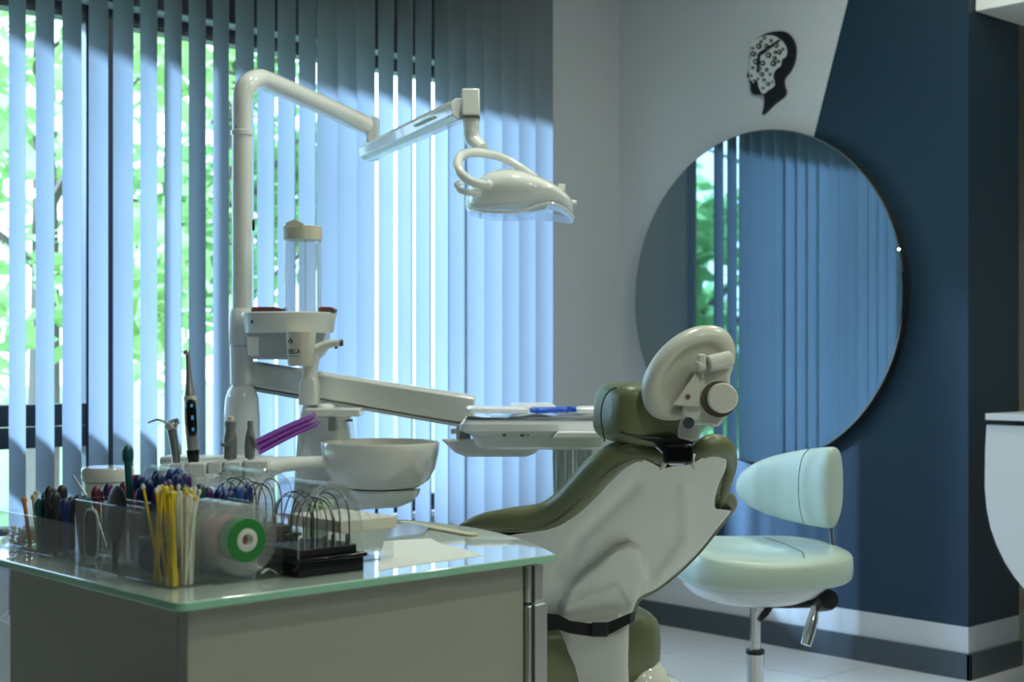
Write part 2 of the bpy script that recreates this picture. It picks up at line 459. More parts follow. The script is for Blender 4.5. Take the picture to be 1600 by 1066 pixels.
# vertical blind: every slat a part; the pairs are the edges of a slat as seen from the camera spot
YBL, SW = 3.83, .089
def solve_slat(L, R):
    best = None
    for ia in range(-112, -40):
        a = math.radians(ia); d = (math.cos(a)*SW/2, math.sin(a)*SW/2)
        # far edge = centre - d ; its pixel must be L
        far_y = YBL-d[1]; rx = ray(L); X = far_y*rx[0]/rx[1]+d[0]
        nx, ny = X+d[0], YBL+d[1]
        f = nx*FWD.x+ny*FWD.y; u = nx*RGT.x+ny*RGT.y; e = abs(800+FPX*u/f-R)
        if best is None or e < best[0]: best = (e, X, a)
    return best[1], best[2]
def from_right(R, deg):
    a = math.radians(deg); d = (math.cos(a)*SW/2, math.sin(a)*SW/2); rx = ray(R); ny = YBL+d[1]
    return ny*rx[0]/rx[1]-d[0], a
slats = [solve_slat(l, r) for l, r in ((14,40.5),(56,85.5),(97.5,127.5),(139,169),(177,209),(219,246),(257,284),(295,322),(333,358),(368,397),
         (402,429),(434,462),(467,494))]
slats += [from_right(528,-76), from_right(558,-80), from_right(586,-80)]
slats += [solve_slat(l, r) for l, r in ((591,615.5),(621,645),(649,674),(679,702))]
slats += [from_right(r, d) for r, d in ((730,-78),(757,-76),(785,-74),(811,-68),(837,-66),(864,-66))]
x = slats[0][0]
for k in range(16): slats.insert(0, (x-.081*(k+1), math.radians(-82+3*math.sin(k*2.1))))
SZ0, SZ1 = .33, 2.52
blind = thing('vertical_blind', 'pale blue vertical slat blind hanging across the window', 'blind', (2.2, YBL, SZ0))
def slat_mesh(k):
    rings = []; n = 7
    for iz in range(5):
        z = (SZ1-SZ0)*iz/4
        f, b = [], []
        for j in range(n):
            t = j/(n-1)-.5; cv = .0055*(1-4*t*t)
            f.append((t*SW, cv, z)); b.append((t*SW, cv-.0007, z))
        rings.append(f+b[::-1])
    return mesh('slat', g_loft(rings), 'slat_fabric', 60)
sm = slat_mesh(0)
for k, (X, a) in enumerate(slats):
    o = bpy.data.objects.new('slat', sm); col.objects.link(o); o.parent = blind
    o.location = (X-2.2, 0, 0); o.rotation_euler = (0, 0, a)
part('headrail', g_box(slats[0][0]-2.3, slats[-1][0]-2.14, -.022, .022, SZ1-SZ0, SZ1-SZ0+.04), 'rail_white', blind, bevel=.003)
for s in (-1, 1):   # bead chains that tie the slat feet together
    pts = []
    for (xa, aa), (xb, ab) in zip(slats, slats[1:]):
        A0 = (xa-2.2+s*math.cos(aa)*.04, s*math.sin(aa)*.04, .012); B0 = (xb-2.2+s*math.cos(ab)*.04, s*math.sin(ab)*.04, .012)
        pts += [A0, ((A0[0]+B0[0])/2, (A0[1]+B0[1])/2, -.012)]
    part('bottom_chain', g_tube(pts, .0016, n=5, sub=2), 'rail_white', blind)

# ceiling downlights (the warm dots mirrored in the glossy plastics)
for k, (x, y, lb) in enumerate([(1.3,.2,'over the cart front'),(2.3,-.7,'over the middle of the room'),(3.0,.9,'over the stool side'),(3.4,2.1,'before the mirror'),(1.0,-1.5,'nearest the back wall'),(2.1,2.2,'over the dental chair')]):
    t = thing('ceiling_downlight', 'round recessed ceiling downlight '+lb, 'downlight', (x, y, CEIL), 0, 'ceiling downlights')
    part('rim', g_lathe([(.065,-.006),(.095,-.008),(.1,-.001),(.1,0),(.065,0)], n=24, ring=True), 'rail_white', t)
    part('diffuser', g_lathe([(0.001,-.004),(.064,-.004),(.064,-.001),(.001,-.001)], n=24), 'lamp_disc', t)
    ld = bpy.data.lights.new('downlight', 'AREA'); ld.shape = 'DISK'; ld.size = .13; ld.energy = 9.5; ld.color = (.94, 1.0, .86)
    lo = bpy.data.objects.new('downlight_lamp', ld); col.objects.link(lo); lo.location = (x, y, CEIL-.012)

# ================================================================== mirror and wall emblem
MC = Vector((DM-.045, 3.233, 1.262)); MR = .603
mir = thing('round_mirror', 'large round frameless mirror on the grey and blue wall', 'mirror', (DM, MC.y, MC.z-MR))
My = Matrix.Translation((0,0,MR)) @ Matrix.Rotation(-PI/2, 4, 'Y')
part('mirror_glass', g_lathe([(.001,.045),(MR-.004,.045),(MR,.042),(MR,.038),(.001,.038)], n=96, M=My), 'mirror_silver', mir, angle=4)
part('backing', g_lathe([(.001,.038),(MR-.003,.038),(MR-.003,.0),(.001,.0)], n=96, M=My), 'mirror_edge', mir)
emb = thing('head_emblem', 'black head profile wall emblem with white gear pattern', 'wall decor', (DM, on_x(1205,180,DM).y, on_x(1205,182,DM).z))
ZB = emb.location
def eu(cx, cy, wv):     # emblem drawing units -> local point, wv = distance out from the wall
    p = on_x(1140+cx*.1595, 30+cy*.1595, DM); return (-wv, p.y-ZB.y, p.z-ZB.z)
head = spline([(490,122),(560,130),(620,180),(655,260),(658,350),(640,440),(600,520),(552,580),(545,640),(562,742),(455,830),(340,938),(352,860),(356,800),(345,748),(290,742),(245,735),(222,700),(220,640),(205,610),(208,580),(186,572),(190,545),(215,480),(222,420),(215,360),(225,270),(260,210),(330,165),(400,135)], 3, True)
part('silhouette', g_prism(head, eu, 0, .010), 'emblem_black', emb)
inlay = spline([(242,232),(330,178),(430,162),(500,192),(555,245),(580,310),(570,370),(530,400),(520,460),(470,500),(445,560),(460,650),(400,700),(345,735),(305,670),(290,605),(232,612),(212,560),(215,480),(225,420),(226,300)], 3, True)
part('white_inlay', g_prism(inlay, eu, .010, .013), 'emblem_white', emb)
def gear(cx, cy, r, hole=.35, teeth=9):
    o = []
    for i in range(teeth*4):
        a = 2*PI*i/(teeth*4); q = r*(1.0 if i % 4 < 2 else .78); o.append((cx+q*math.cos(a), cy+q*math.sin(a)))
    return o
for cx, cy, r in ((310,270,30),(385,268,24),(258,345,28),(282,422,30),(348,436,28),(405,358,30),(452,440,30),(465,388,22),(480,262,26),(340,545,24),(262,620,26),(365,190,18),(510,330,26),(400,640,22),(235,560,16),(470,330,18),(330,225,16),(430,215,18),(545,300,16),(400,300,14),(250,290,14),(320,490,18),(385,500,20),(420,545,16),(360,600,18),(350,680,16),(250,480,16),(500,420,18),(440,620,12),(300,590,14)):
    g = part('gear', g_prism(gear(cx,cy,r), eu, .013, .016), 'emblem_black', emb)
    part('gear_hub', g_prism([(cx+r*.34*math.cos(i*PI/6), cy+r*.34*math.sin(i*PI/6)) for i in range(12)], eu, .016, .0175), 'emblem_white', g)
part('bar', g_prism([(508,205),(520,218),(345,352),(322,360),(312,530),(292,530),(300,345),(325,325)], eu, .013, .0165), 'emblem_black', emb)

# ================================================================== desk at the right
dk = thing('wall_desk', 'white desk with rounded front panel beside the blue pier', 'desk', (4.3, 1.5, 0))
def dyz(px, py, X=4.10):
    p = on_x(px, py, X); return (p.y-1.5, p.z)
edge = [dyz(1541,664), dyz(1539,700), dyz(1538,760)]+[dyz(*q) for q in ((1541,795),(1547,825),(1557,853),(1570,880),(1585,903),(1603,925),(1640,957),(1690,985),(1760,1005))]
bz = edge[-1][1]
poly = edge+[(-.75, bz), (-.75, edge[0][1])]
part('front_panel', g_prism(poly, lambda u,v,w_: (w_-4.3, u, v), 4.10, 4.125), 'desk_white', dk, bevel=.002)
tz = dyz(1541,656)[1]
part('desk_top', g_box(-.215, .32, -.75, dyz(1543,645)[0], tz, tz+.02), 'desk_white', dk, bevel=.002)
part('apron', g_box(-.17, .26, -.72, .70, edge[0][1]-.02, tz), 'black_plastic', dk)
part('body', g_box(-.14, .28, -.70, .35, 0, edge[0][1]-.02), 'desk_white', dk, bevel=.003)

# ================================================================== dental unit: column, cuspidor, assistant's holder
U = Frame('dental_unit', 'white dental unit column with round spittoon bowl and water bottle', 'dental unit', 430, 3.2)
up, ur = U.p, U.r
def ubox(x0, x1, y0, y1, Za, Zb): # px box between two depths
    a = up(x0, y1, (Za+Zb)/2); b = up(x1, y0, (Za+Zb)/2)
    return g_box(a[0], b[0], Za-U.Z, Zb-U.Z, a[2], b[2])
c0 = up(378, 600, 3.2); zf = 0
U.part('floor_base', g_lathe([(.001,0),(.28,0),(.29,.02),(.28,.10),(.24,.14),(.001,.14)], c=(.07,0,0), n=40, sx=1.2, sy=.8), 'unit_white')
def shroud():
    rings = []
    for py, rx, ry in ((None,34,34),(760,29,30),(700,29,29),(650,28,28),(622,26,26),(610,22,22),(603,17,17)):
        z = .12 if py is None else up(378,py)[2]
        rings.append([(c0[0]+ur(rx)*math.cos(t*PI/12), ur(ry)*math.sin(t*PI/12), z) for t in range(24)])
    return g_loft(rings)
U.part('column_shroud', shroud(), 'unit_white')
pole = U.part('pole', join(g_cyl(up(378,605), up(378,212), ur(15.5), n=28), g_cyl(up(378,600), up(377,541), ur(18), n=28), g_lathe([(ur(16),up(0,541)[2]),(ur(19.5),up(0,536)[2]),(ur(19.5),up(0,488)[2]),(ur(16),up(0,482)[2])], c=(up(377,0)[0],0,0), n=28)), 'unit_white')
U.part('cable_clip', g_super(up(396,352,3.17), (ur(2),ur(2),ur(9)), .6, .6, 10, 8), 'black_plastic', pole)
# round shelf carrying the bottle
sc = up(452, 504, 3.15)
shelf = U.part('round_shelf', g_lathe([(.001,up(0,521,3.15)[2]),(ur(66),up(0,521,3.15)[2]),(ur(69),up(0,517,3.15)[2]),(ur(71),up(0,497,3.15)[2]),(ur(73),up(0,494,3.15)[2]),(ur(73),up(0,490,3.15)[2]),(ur(70),up(0,488.5,3.15)[2]),(.001,up(0,488.5,3.15)[2])], c=(sc[0],sc[1],0), n=48, sy=.8), 'unit_white')
U.part('screw', g_super(up(394,503,3.08), (ur(2),ur(2),ur(3)), .8, .8, 10, 8), 'black_plastic', shelf)
hs = [[(up(px,py,3.16)[0], y_, up(px,py,3.16)[2]) for px, y_ in ((x0,-.04),(x1,-.055),(x2,-.04),(x2,.06),(x0,.06))] for py, x0, x1, x2 in ((520,382,445,508),(530,384,445,506),(548,386,445,503),(556,390,440,498),(562,396,440,490))]
U.part('shelf_housing', g_loft(hs), 'unit_grey', bevel=.003)
U.part('service_panel', ubox(387,404,526,556,3.105,3.112), 'unit_white', shelf, bevel=.001)
# printed tapered cup under the shelf
cupc = up(470, 520, 3.06); cr0, cr1 = ur(23.5,3.06), ur(20,3.06)
ct, cb = up(0,519,3.06)[2], up(0,572,3.06)[2]
cup = U.part('cup_holder', g_lathe([(cr1*.9,cb),(cr1,cb+.004),(cr0,ct),(cr0-.003,ct),(.001,ct)], c=(cupc[0],cupc[1],0), n=40), 'cup_beige')
def wrap(u, v, wv):
    """u metres around the cup from its front, v height, wv out of the surface"""
    t = (v-cb)/(ct-cb); r = cr1+(cr0-cr1)*t+.0004+wv; a = -PI/2+u/cr1
    return (cupc[0]+r*math.cos(a), cupc[1]+r*math.sin(a), v)
def text_geo(s, size, u0, v0, spread=1.0):
    cu = bpy.data.curves.new('lettering', 'FONT'); cu.body = s; cu.size = size; cu.extrude = .0002; cu.align_x = 'LEFT'
    o = bpy.data.objects.new('lettering', cu); col.objects.link(o)
    bpy.context.view_layer.update()
    me = bpy.data.meshes.new_from_object(o.evaluated_get(bpy.context.evaluated_depsgraph_get()))
    V = [tuple(v.co) for v in me.vertices]; F = [tuple(p.vertices) for p in me.polygons]
    bpy.data.objects.remove(o); bpy.data.curves.remove(cu); bpy.data.meshes.remove(me)
    return V, F
tv, tf = text_geo('ERLA', .0145, 0, 0)
tw = max(v[0] for v in tv); z0 = up(0,553,3.04)[2]
U.part('lettering', ([wrap(v[0]/tw*.030-.0262, z0+v[1], v[2]) for v in tv], tf), 'print_black', cup)
lc = (-.0175, up(0,534,3.04)[2])
def logo(pts): return g_prism([(lc[0]+a*.001, lc[1]+b*.001) for a, b in pts], lambda u,v,w_: wrap(u,v,w_), 0, .0003)
U.part('logo', join(logo([(0,8),(2.5,5),(6,1),(4.5,-3),(1,-6),(2.6,-2),(1.5,1.5),(-1.5,3.5)]), logo([(-2.2,4.2),(-.8,1.6),(-2.6,-1.2),(-1.4,-6.2),(-5,-2.2),(-5.6,.8)])), 'print_black', cup)
U.part('small_print', join(*[g_prism([(-.0275+k*.0032,z0-.0062),(-.0257+k*.0032,z0-.0062),(-.0257+k*.0032,z0-.0042),(-.0275+k*.0032,z0-.0042)], lambda u,v,w_: wrap(u,v,w_), 0, .0003) for k in range(10)]), 'grey_rubber', cup)
# cuspidor tower, faucet, bowl
def tower():
    rings = []
    for py, x0, x1 in ((None,452,562),(820,455,560),(760,462,556),(700,466,549),(660,469,543),(640,473,535),(630,476,520)):
        z = .12 if py is None else up(0,py,3.15)[2]; a, b = up(x0,0,3.15)[0], up(x1,0,3.15)[0]
        rings.append([(x_, y_, z) for x_, y_ in rrect(a, b, -.10, .08, .025, 4)])
    return g_loft(rings)
tw_ = U.part('cuspidor_tower', tower(), 'unit_white')
U.part('tower_head', join(ubox(480,566,637,650,3.02,3.12), ubox(483,548,649,655,3.03,3.11), ubox(480,500,650,656,3.02,3.12)), 'unit_white', tw_, bevel=.004)
U.part('spout_tip', join(ubox(540,551,655,659,3.05,3.07), ubox(514,526,655,673,3.02,3.05)), 'grey_rubber', tw_, bevel=.002)
U.part('faucet_base', g_loft([[(x_,y_,up(0,py,3.08)[2]) for x_,y_ in rrect(up(x0,0,3.08)[0],up(x1,0,3.08)[0],-.15,-.09,.006,3)] for py,x0,x1 in ((632,469,498),(600,470,497),(594,472,496),(590,476,493))]), 'unit_white', tw_)
U.part('faucet', U.tube([(484,600,3.08,13),(484,582,3.08,12.5),(487,563,3.08,12),(495,549,3.08,10.5),(507,541,3.07,8),(520,537,3.06,6),(532,536,3.05,5.2)], n=14, flat=1.2), 'unit_white', tw_)
U.part('faucet_outlet', join(U.tube([(532,536,3.05,5.4),(536,536,3.05,5)], sub=1), U.tube([(525,540,3.06,3),(525,545,3.06,2.6)], sub=1)), 'ring_dark', tw_)
ZB_ = 3.02
bc = up(594, 690, ZB_); rp = ur(1, ZB_)
bowl = [(.001,-70),(45,-72),(62,-70),(76,-60),(86,-42),(91,-20),(93,-2),(92,0),(90,-1),(88,-18),(80,-42),(66,-58),(.001,-62)]
bo = U.part('spittoon_bowl', g_lathe([(max(r*rp,.0005), z*rp) for r, z in bowl], c=bc, n=56), 'ceramic')
U.part('bowl_base', g_lathe([(.001,-103),(22,-102),(40,-96),(52,-86),(57,-76),(57,-73),(40,-71),(.001,-71)][0:0] or [(max(r*rp,.0005), z*rp) for r, z in ((.001,-103),(24,-102),(42,-95),(53,-85),(57,-76),(56,-73),(40,-71.5),(.001,-71.5))], c=(bc[0]+6*rp, bc[1], bc[2]), n=48), 'unit_white', bo)
U.part('bowl_bracket', g_tube([up(520,775,3.1)+(.035,), up(560,775,3.06)+(.03,), up(598,776,ZB_)+(.025,)], n=12), 'unit_white', bo)
# assistant's instrument holder on its arm
ZH = 2.86
def hbox(x0, x1, y0, y1, Za=ZH-.035, Zb=ZH+.035): return ubox(x0, x1, y0, y1, Za, Zb)
arm_pts = [(508,722,2.97,10),(470,724,2.93,11),(440,726,2.90,13),(415,731,ZH,17),(392,733,ZH,18)]
ha = U.part('holder_arm', U.tube(arm_pts, n=12, flat=1.0), 'unit_white')
for x0, x1, y0 in ((255,271,724),(273.5,293,722),(299,328,721),(329,352,719),(354,382.5,718),(386,425,717)):
    U.part('holder_block', hbox(x0, x1, y0, y0+34), 'unit_white', ha, bevel=.005, seg=3)
U.part('holder_rail', ubox(255, 424, 712, 726, ZH+.02, ZH+.09), 'unit_white', ha, bevel=.006, seg=3)
U.part('holder_switch', ubox(323.5,325.5,738,744,ZH-.0365,ZH-.034), 'black_plastic', ha)

# water bottle standing on the shelf
bt = Frame('water_bottle', 'clear cylinder water bottle with ivory cap on round shelf', 'bottle', 473, 3.15, CAMH-(488.5-HOR)/FPX*3.15)
r0 = bt.r(29.5)
zt = bt.p(0,375)[2]
bt.part('bottle_wall', g_lathe([(.001,0),(r0,0),(r0,zt),(r0-.002,zt),(r0-.002,.002),(.001,.002)], n=40), 'bottle_wall')
cp = bt.part('cap', g_lathe([(.001,zt-.001),(r0*1.02,zt-.001),(r0*1.03,zt+bt.r(20)),(r0*.98,zt+bt.r(21)),(.001,zt+bt.r(21))], n=40), 'ivory')
bt.part('cap_tab', g_prism([bt_p for bt_p in ((-.026,-.006),(.012,-.006),(.012,.002),(-.008,.012),(-.026,.004))], lambda u,v,w_: (u-.004, w_, zt+bt.r(21)+v), -.044, -.036), 'ivory', cp)
bt.part('fill_tube', g_cyl((.006,0,.004), (.006,0,zt), .0022, n=8), 'film')
for px, w_, lb, m, m2 in ((419,48,'thin red topped brown pad beside pole on round shelf','brown','red'),(512,24,'small brown pad with red rim at free end of shelf','brown','red')):
    f = Frame('rubber_pad', lb, 'pad', px, 3.14, CAMH-(488.5-HOR)/FPX*3.14)
    h = f.r(8)
    f.part('pad_body', g_box(-f.r(w_/2), f.r(w_/2), -.02, .03, 0, h*.75), m, bevel=.001)
    f.part('pad_top', g_box(-f.r(w_/2)*.95, f.r(w_/2)*.6, -.018, .028, h*.75, h*1.05), m2, bevel=.001)

# ------------------------------------------------------------------ operating light on its post
O = Frame('operating_light', 'white dental operating light on a bent tube arm and spring arm', 'dental light', 378, 3.2, U.p(0,212)[2])
op = O.p
O.part('collar', g_lathe([(O.r(15.5),0),(O.r(17.5),.001),(O.r(17.5),O.r(7)),(O.r(15.5),O.r(8))], n=28), 'lamp_white')
arm = O.part('tube_arm', O.tube([(378,210,3.2,15),(378,180,3.2,15.3),(379,152,3.2,15.6),(387,132,3.21,16),(402,124,3.25,16),(422,129,3.31,16),(500,163,3.55,15.4),(574,197,3.83,15)], n=22, sub=8), 'lamp_white')
O.part('screw', g_super(op(368,198,3.16), (.002,.002,.002), 1, 1, 8, 6), 'black_plastic', arm)
def obox(x0,x1,y0,y1,Za,Zb):
    a = op(x0,y1,(Za+Zb)/2); b = op(x1,y0,(Za+Zb)/2); return g_box(a[0],b[0],Za-O.Z,Zb-O.Z,a[2],b[2])
kn = O.part('knuckle', join(obox(574,592,184,224,3.80,3.86), obox(571,590,224,250,3.80,3.86)), 'unit_grey', bevel=.004)
def bar(a, b, ha, hb, wa=.03):
    A, B = Vector(op(*a)), Vector(op(*b)); d = (B-A).normalized(); s = Vector((0,1,0)); s = (s-d*s.dot(d)).normalized(); n = d.cross(s)
    if n.z < 0: n = -n
    rings = []
    for C, h in ((A,ha),(B,hb)):
        rings.append([C+n*h*v+s*wa*u for u, v in ((-1,-.55),(-.55,-1),(.55,-1),(1,-.55),(1,.55),(.55,1),(-.55,1),(-1,.55))])
    return g_loft(rings)
sp_ = O.part('spring_arm', bar((577,238,3.83), (724,170,3.34), O.r(13,3.8), O.r(17,3.34)), 'lamp_white', bevel=.002)
O.part('arm_groove', bar((600,236,3.73), (716,183,3.36), O.r(1.0,3.7), O.r(1.2,3.34), .031), 'unit_grey', sp_)
O.part('label_plate', bar((664,196,3.51), (692,183,3.42), O.r(2.6,3.5), O.r(2.6,3.4), .0305), 'mint_paper', sp_)
O.part('end_block', obox(722,750,142,184,3.29,3.36), 'lamp_white', bevel=.004)
O.part('swivel_ring', obox(722.5,749.5,184,186,3.292,3.358), 'ring_dark')
nk = O.part('neck', O.tube([(736,186,3.325,12.6),(736,205,3.325,12.6),(738,217,3.32,12.8),(746,226,3.31,12),(753,233,3.30,11)], n=18), 'lamp_white')
ZL = 3.22
yk = O.part('yoke', O.tube([(760,289,3.10,6.6),(740,285,3.09,7.2),(724,275,3.09,7.6),(715,260,3.11,7.8),(719,245,3.16,7.8),(735,239,3.24,7.6),(757,240,3.30,7.4),(785,247,3.36,6.8),(815,263,3.38,6),(838,278,3.38,5)], n=14, sub=6), 'lamp_white')
O.part('yoke_cap', O.tube([(757,288,3.10,8.4),(764,290,3.11,8.6),(768,292,3.12,7)], n=14, sub=2), 'lamp_white', yk)
hd_st = ((727,304,328,.035),(734,294,331,.065),(746,282,334,.095),(762,271,336,.115),(782,266,337,.125),(802,266,337,.13),(822,271,333,.13),(842,279,326,.125),(860,288,323,.115),(876,298,328,.10),(888,308,337,.08),(896,318,345,.05))
def head_rings():
    rings = []
    for px, y0, y1, dy in hd_st:
        c = op(px, (y0+y1)/2, ZL); hz = O.r((y1-y0)/2, ZL); ring = []
        for j in range(28):
            a = 2*PI*j/28; ca, sa = math.cos(a), math.sin(a)
            e = .8 if sa > 0 else .45
            ring.append((c[0], c[1]+dy*math.copysign(abs(ca)**.8, ca), c[2]+hz*math.copysign(abs(sa)**e, sa)))
        rings.append(ring)
    return g_loft(rings)
hd = O.part('lamp_head', head_rings(), 'lamp_white', sub=1, angle=80)
def lens():
    rings = []
    for (px, y0, y1, dy), yb in zip(hd_st[1:], (333,336,338.5,339.5,339.5,338,338,340,342.5,345,347)):
        c = op(px, y1-3, ZL); e = op(px, yb, ZL)
        rings.append([(c[0], c[1]-dy*.80, e[2]), (c[0], c[1]+dy*.80, e[2]), (c[0], c[1]+dy*.86, c[2]), (c[0], c[1]-dy*.86, c[2])])
    return g_loft(rings)
O.part('lens', lens(), 'bottle_clear', hd, bevel=.001)
O.part('rim_band', join(*[O.tube([(px, y1-5.5, ZL-dy*.93, 2.2) for px, y0, y1, dy in hd_st[1:]], n=8, sub=4)]), 'lamp_white', hd)
O.part('grip', O.tube([(750,303,3.10,5),(732,301,3.09,5),(718,297,3.10,5),(713,289,3.13,4.6),(722,285,3.17,4.4)], n=12), 'lamp_white', hd)
O.part('latch', join(obox(872,883,289,299,3.2,3.24), O.tube([(893,316,3.22,4),(901,317,3.22,3.6)], n=10, sub=2)), 'lamp_white', hd, bevel=.002)

# ------------------------------------------------------------------ instrument table on its swing arm
I = Frame('instrument_table', 'white swing arm instrument table under clear protective film', 'instrument table', 830, 2.9)
ip = I.p
def ibox(x0,x1,y0,y1,Za,Zb):
    m_ = (Za+Zb)/2; a = ip(x0,y1,m_); b = ip(x1,y0,m_); return g_box(a[0],b[0],Za-I.Z,Zb-I.Z,a[2],b[2])
def ibar(a, b, ha, hb, wa):
    A, B = Vector(ip(*a)), Vector(ip(*b)); rings = []
    for C, h in ((A,ha),(B,hb)):
        rings.append([(C.x+v*0, C.y+u*wa, C.z+v*h) for u, v in ((-1,-.8),(-.6,-1),(.6,-1),(1,-.8),(1,.8),(.6,1),(-.6,1),(-1,.8))])
    return g_loft(rings)
I.part('swing_arm', ibar((385,583,3.24), (742,642,3.05), I.r(21,3.2), I.r(24,3.05), .035), 'unit_white', bevel=.003)
I.part('arm_underside', ibar((385,606,3.24), (742,668,3.05), I.r(3,3.2), I.r(3,3.05), .030), 'unit_grey')
I.part('arm_joint', join(g_cyl(ip(724,664,3.0), ip(724,690,3.0), I.r(12), n=20), g_cyl(ip(712,670,3.0), ip(712,678,3.0), I.r(8), n=16)), 'unit_grey')
def tray_ring(py, x0, x1, ya, yb, r=.03):
    z = ip(0,py,2.9)[2]; a = ip(x0,0,2.9)[0]; b = ip(x1,0,2.9)[0]
    return [(x_, y_, z) for x_, y_ in rrect(a, b, ya, yb, r, 5)]
body = I.part('table_body', g_loft([tray_ring(698,758,938,-.10,.12), tray_ring(693,747,942,-.12,.13), tray_ring(675,738,950,-.13,.14), tray_ring(668,722,985,-.15,.16), tray_ring(658,722,985,-.15,.16), tray_ring(654,726,982,-.145,.155)]), 'tray_sunlit_white')
for px, r_ in ((788,3.4),(816,3.8),(825,2)): I.part('button', g_cyl(ip(px,679,2.772), ip(px,679,2.764), I.r(r_), n=12), 'grey_rubber', body)
I.part('side_grip', g_loft([[ip(px,py,Z_) for px, py in ((x0,686),(x1,686),(x1,674),(x0+9,674))] for x0, x1, Z_ in ((862,960,2.70),(862,960,2.78))]), 'tray_sunlit_white', body, bevel=.004)
I.part('lower_plate', g_loft([[ip(px,py,Z_) for px, py in ((688,686),(850,686),(838,708),(822,714),(728,714),(712,708))] for Z_ in (2.96,3.02)]), 'tray_sunlit_white', bevel=.006)  # sunlit brightness put into the plate's colour
for px in (874,889,906,921): I.part('hose', I.tube([(px,690,2.96,5.5),(px,740,2.96,5.5),(px,775,2.965,5.5),(px-1,795,2.985,5.5),(px-3,796,3.015,5.5),(px-4,776,3.035,5.5),(px-5,740,3.04,5.5),(px-6,690,3.03,5.5)], n=10, sub=4), 'unit_grey')
#I.part('stand', g_cyl(ip(800,700,2.97), (ip(800,700,2.97)[0], .07, 0), .02, n=14), 'unit_grey')
# film draped over the table, and what lies on it
def film_fn(i, j, nx, ny):
    u, v = i/nx, j/ny; px = 716+u*270; ed = min(u, 1-u)*nx
    z = 652-3*math.sin(u*17+v*5)*.5-2.2*math.sin(u*31+v*9)*.5 - (3 if .3 < u < .9 else 0)
    if i == 0: z = 684
    elif i == 1: z = 662
    return ip(px, z, 2.9-.15+v*.31)
fg = [[film_fn(i,j,36,8) for i in range(37)] for j in range(9)]
I.part('film_cover', g_slab(fg, [[(p[0],p[1],p[2]-.0012) for p in r] for r in fg]), 'table_film_sunlit', body)
def on_table(name, label, cat, px, Z, build, m, **k):
    f = Frame(name, label, cat, px, Z, ip(0,646,2.9)[2]+.003); build(f, m); return f
def pack(w_, d_, h_, rot=0):
    def b(f, m):
        rings = [[(x_*s_, y_*s_, z_+.0016*math.sin(x_*150+y_*90)) for x_, y_ in rrect(-w_/2,w_/2,-d_/2,d_/2,.008,3)] for z_, s_ in ((0,.96),(h_*.3,1),(h_*.7,1),(h_,.9))]
        f.part('packet', xf(g_loft(rings), Matrix.Rotation(rot,4,'Z')), m)
    return b
on_table('blue_packet', 'crumpled bright blue packet on the instrument table', 'packet', 858, 2.86, pack(.07,.05,.010,.3), 'bright_blue')
on_table('blue_packet', 'small blue strip wrapper lying beside the blue packet', 'packet', 884, 2.92, pack(.04,.03,.009,-.4), 'bright_blue')
on_table('paper_packet', 'white folded paper packet at the arm end of the table', 'packet', 776, 2.88, pack(.12,.09,.011,.1), 'tray_sunlit_white')
on_table('paper_packet', 'white paper packet behind the blue packet', 'packet', 832, 2.98, pack(.09,.06,.014,.2), 'tray_sunlit_white')
on_table('paper_packet', 'white paper packet at the chair end of the table', 'packet', 928, 2.88, pack(.07,.08,.012,0), 'tray_sunlit_white')

# ------------------------------------------------------------------ hand instruments in the holder, tips in the bundle
zh = lambda py, Z: CAMH-(py-HOR)/FPX*Z
ZI = ZH-.012
K = Frame('curing_light', 'slim silver curing light with black button panel in the holder', 'curing light', 301, ZI, zh(752,ZI))
a, b = K.p(302.5,724), K.p(293,548); q = K.r
K.part('body', g_axis([(.001,.02),(q(8.5),.03),(q(9.6),.10),(q(10.6),.25),(q(11.4),.42),(q(10.6),.56),(q(8.6),.64),(q(6.2),.72),(q(4.6),.82),(q(3.9),.94),(q(4.2),.97),(q(3.2),.995),(.001,1)], a, b, n=24, sy=.9), 'silver_body')
K.part('grip_ring', g_axis([(q(10.4),.555),(q(10.6),.56),(q(9.9),.60),(q(9.6),.60)], a, b, n=24, sy=.92), 'shell_matte')
K.part('rear_cap', g_axis([(.001,-.02),(q(7.2),-.015),(q(8.8),.03),(q(10.2),.10),(q(10.2),.115),(q(9),.12)], a, b, n=24), 'black_gloss')
K.part('cable', K.tube([(302.5,726,ZI,4.2),(303,752,ZI,4.2)], n=10, sub=2), 'black_plastic')
fp = K.part('button_panel', g_super(K.p(299.5,653,ZI-.012), (q(8.2),q(5),q(29)), .55, .7, 20, 16, M=Matrix.Rotation(-.055,4,'Y')), 'black_gloss')
for py, rr in ((634,3.4),(653,4.5),(671,3.6)):
    K.part('led_button', g_super(K.p(300.5+(py-653)*.06,py,ZI-.0185), (q(2.3),.0012,q(rr*.85)), .8, .8, 12, 8), 'led_blue', fp)
K.part('light_head', g_super(K.p(291.5,551,ZI-.003), (q(5),q(5),q(4)), .7, .7, 14, 10), 'silver_body')

K = Frame('air_water_syringe', 'steel air water syringe with bent nozzle in the holder', 'syringe', 273, ZI, zh(752,ZI))
K.part('handle', K.tube([(277,752,ZI,5),(276,728,ZI,6.2),(274,705,ZI,7.2),(270,680,ZI,7.8),(268,668,ZI,8)], n=16), 'steel')
K.part('head', join(g_super(K.p(268,665,ZI), (q(9.5),q(9),q(8.5)), .8,.8,20,12), K.tube([(266,665,ZI-.012,5.5),(263,667,ZI-.02,5.5)], n=14, sub=2), K.tube([(270,661,ZI,6),(279,658,ZI,5)], n=12, sub=2)), 'silver_body')
K.part('nozzle', K.tube([(266,666,ZI-.01,2.6),(256,659,ZI-.012,1.9),(247,656,ZI-.015,1.8),(240,657.5,ZI-.017,1.6),(231,661,ZI-.02,1.4)], n=10), 'steel')

